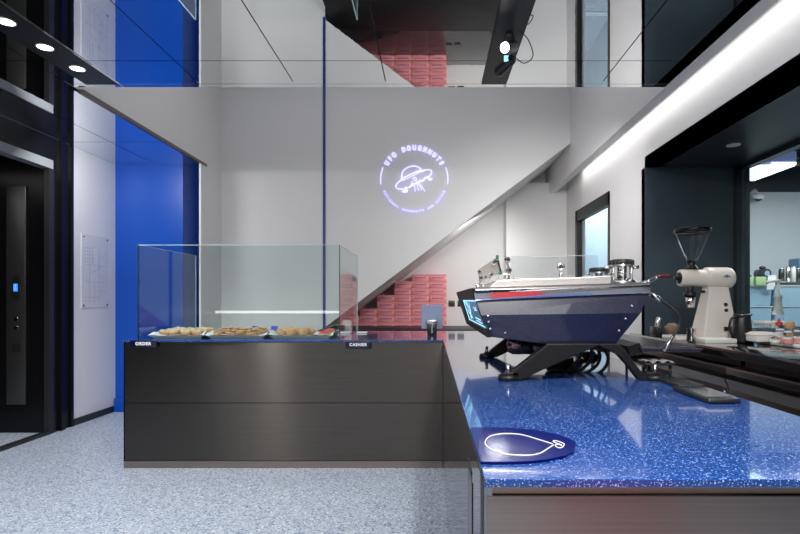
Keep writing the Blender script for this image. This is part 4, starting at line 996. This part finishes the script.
# red edged shelf piece low behind the board
kl = thing('linear_light', 'bright linear light panel hanging in the kitchen', 'ceiling light', (3.75, 6.3, 3.05))
MB().box(3.3, 4.08, 5.95, 6.72, 2.91, 3.06).build('housing', mat('lavender_housing', (.25, .28, .5, 1), .5, emis=(.22, .27, .6, 1), estr=.35), kl)
MB().box(3.31, 4.07, 5.96, 6.71, 2.900, 2.911).build('diffuser', 'lamp_soft', kl)
for x in (3.4, 3.98): MB().cyl((x, 6.3, 3.06), (x, 6.3, 4.0), .006, n=8).build('hanger', 'steel', kl)
v = P(758.5, 197, 7.75)
t = thing('security_camera', 'white dome security camera on the kitchen wall', 'camera', (v.x, 7.9, v.z))
MB().tube([(v.x, 7.9, v.z + .10), (v.x, 7.84, v.z + .12), (v.x, 7.78, v.z + .06)], .018, 12).build('bracket', 'white_plastic', t)
MB().lathe([(0, .06), (.05, .055), (.075, .03), (.078, 0), (.07, -.015)], (v.x, 7.76, v.z), (0, -.35, 1), 28).build('housing', 'white_plastic', t)
MB().sphere((v.x, 7.755, v.z - .012), .052).build('lens_dome', 'black_plastic', t)
t = MB().tube([(3.5, 6.9, 3.75), (4.2, 6.9, 3.45), (5.0, 6.9, 3.55), (6.0, 6.9, 3.5)], .03, 10).build('duct_pipe', 'steel', origin=(4.7, 6.9, 3.4)); tag(t, 'pale pipe running under the dark kitchen ceiling', 'pipe')
t = MB().box(3.3, 5.6, 7.3, 7.36, 3.25, 3.30).build('service_rail', mat('rail_gold', (.3, .22, .05, 1), .5), origin=(4.6, 7.3, 3.25)); tag(t, 'thin ochre rail under the dark kitchen ceiling', 'rail')

# unseen bench and light strip, added for the bright line in the display glass
bn = thing('window_bench', 'high black bench with a lit edge at the shop front', 'bench', (-3.0, -.9, 0))
MB().box(-3.95, -1.66, -1.1, -.72, 1.10, 1.14).build('bench_top', 'black', bn)
MB().box(-3.95, -1.66, -.72, -.712, 1.155, 1.205).build('light_strip', 'led', bn)
MB().box(-3.95, -1.66, -.73, -.72, 1.10, 1.21).build('edge_board', 'black', bn)
for x in (-3.9, -1.8): MB().box(x - .03, x + .03, -1.0, -.9, 0, 1.10).build('leg', 'black', bn)

# ------------------------------------------------------------------ light
def area(name, loc, target, sx, sy, power, col=(1, 1, 1), spread=PI):
    l = bpy.data.lights.new(name, 'AREA'); l.shape = 'RECTANGLE'; l.size = sx; l.size_y = sy; l.energy = power; l.color = col; l.spread = spread
    o = bpy.data.objects.new(name, l); COL.objects.link(o); o.location = loc
    o.rotation_euler = (Vector(target) - Vector(loc)).to_track_quat('-Z', 'Y').to_euler()
    return o
def spot(name, loc, target, power, ang=70, blend=.6, col=(1, .97, .94), r=.04):
    l = bpy.data.lights.new(name, 'SPOT'); l.energy = power; l.spot_size = R_(ang); l.spot_blend = blend; l.color = col; l.shadow_soft_size = r
    o = bpy.data.objects.new(name, l); COL.objects.link(o); o.location = loc
    o.rotation_euler = (Vector(target) - Vector(loc)).to_track_quat('-Z', 'Y').to_euler()
    return o
area('cove_light', (2.075, 3.6, 3.25), (2.16, 3.6, 2.2), 8.0, .08, 13, (1, .985, .97))
area('void_light', (-.4, 5.2, 4.85), (-.4, 5.2, 0), 3.5, 1.2, 22, (1, .98, .96))  # unseen fill added high in the void to lift the walls
for x in (-2.6, .497): area('band_light', (x, .7, 3.08), (x, 1.2, 0), .14, .5, 115, (1, .985, .97))
area('front_light', (-.4, -1.4, 3.05), (-.4, -1.6, 0), 4.0, 1.2, 110, (1, .985, .97))  # added fill behind the camera, brightens what the near steel reflects
area('bar_light', (1.0, 4.9, 3.05), (1.5, 7.5, 1.2), 1.0, .4, 18, (1, .98, .96), spread=R_(110))  # added fill without a fixture, aimed at right wall and recess
area('ledge_light', (.9, 7.6, 2.45), (.2, 8.7, 1.2), 1.0, .3, 9, (1, .98, .96))  # added fill floating under the stair, brightens the pink boxes
for y in (3.26, 3.59, 3.92): spot('downlight_beam', (-2.60, y, H - .05), (-2.30, y + 1.2, 0), 60, 100)
spot('track_beam', (.46, 3.28, 2.92), (-.9, 7.2, .9), 25, 60)
area('corridor_light', (-3.4, 5.4, 3.08), (-3.5, 6.7, 1.6), .6, .6, 26)  # fill added to brighten the blue wall, has no fixture
area('kitchen_light', (4.8, 6.0, 2.95), (4.8, 6.4, 0), 2.0, 1.2, 70, (.95, .97, 1))
area('back_room_light', (2.67, 9.5, 3.3), (2.67, 9.6, 0), .6, 3.0, 50, (.90, .95, 1))
area('cab_light', (-4.8, 4.4, 2.85), (-4.8, 4.5, 0), 1.0, 1.5, 5)
spot('niche_beam', (2.61, 4.6, 2.72), (2.45, 4.5, 0), 38, 110)

w = bpy.data.worlds.new('world'); SC.world = w; w.use_nodes = True
w.node_tree.nodes['Background'].inputs[0].default_value = (.6, .68, .8, 1)
w.node_tree.nodes['Background'].inputs[1].default_value = .25

# ------------------------------------------------------------------ camera
cam = bpy.data.cameras.new('camera'); co = bpy.data.objects.new('camera', cam); COL.objects.link(co)
co.location = (0, 0, EYE); co.rotation_euler = (PI / 2, 0, 0)
cam.sensor_width = 36; cam.lens = 36 * F / 800
cam.shift_x = -31 / 800; cam.shift_y = 33 / 800
cam.clip_start = .02
SC.camera = co
SC.view_settings.view_transform = 'Standard'; SC.view_settings.look = 'None'; SC.view_settings.gamma = 1
SC.view_settings.exposure = 0.12; SC.view_settings.use_curve_mapping = False
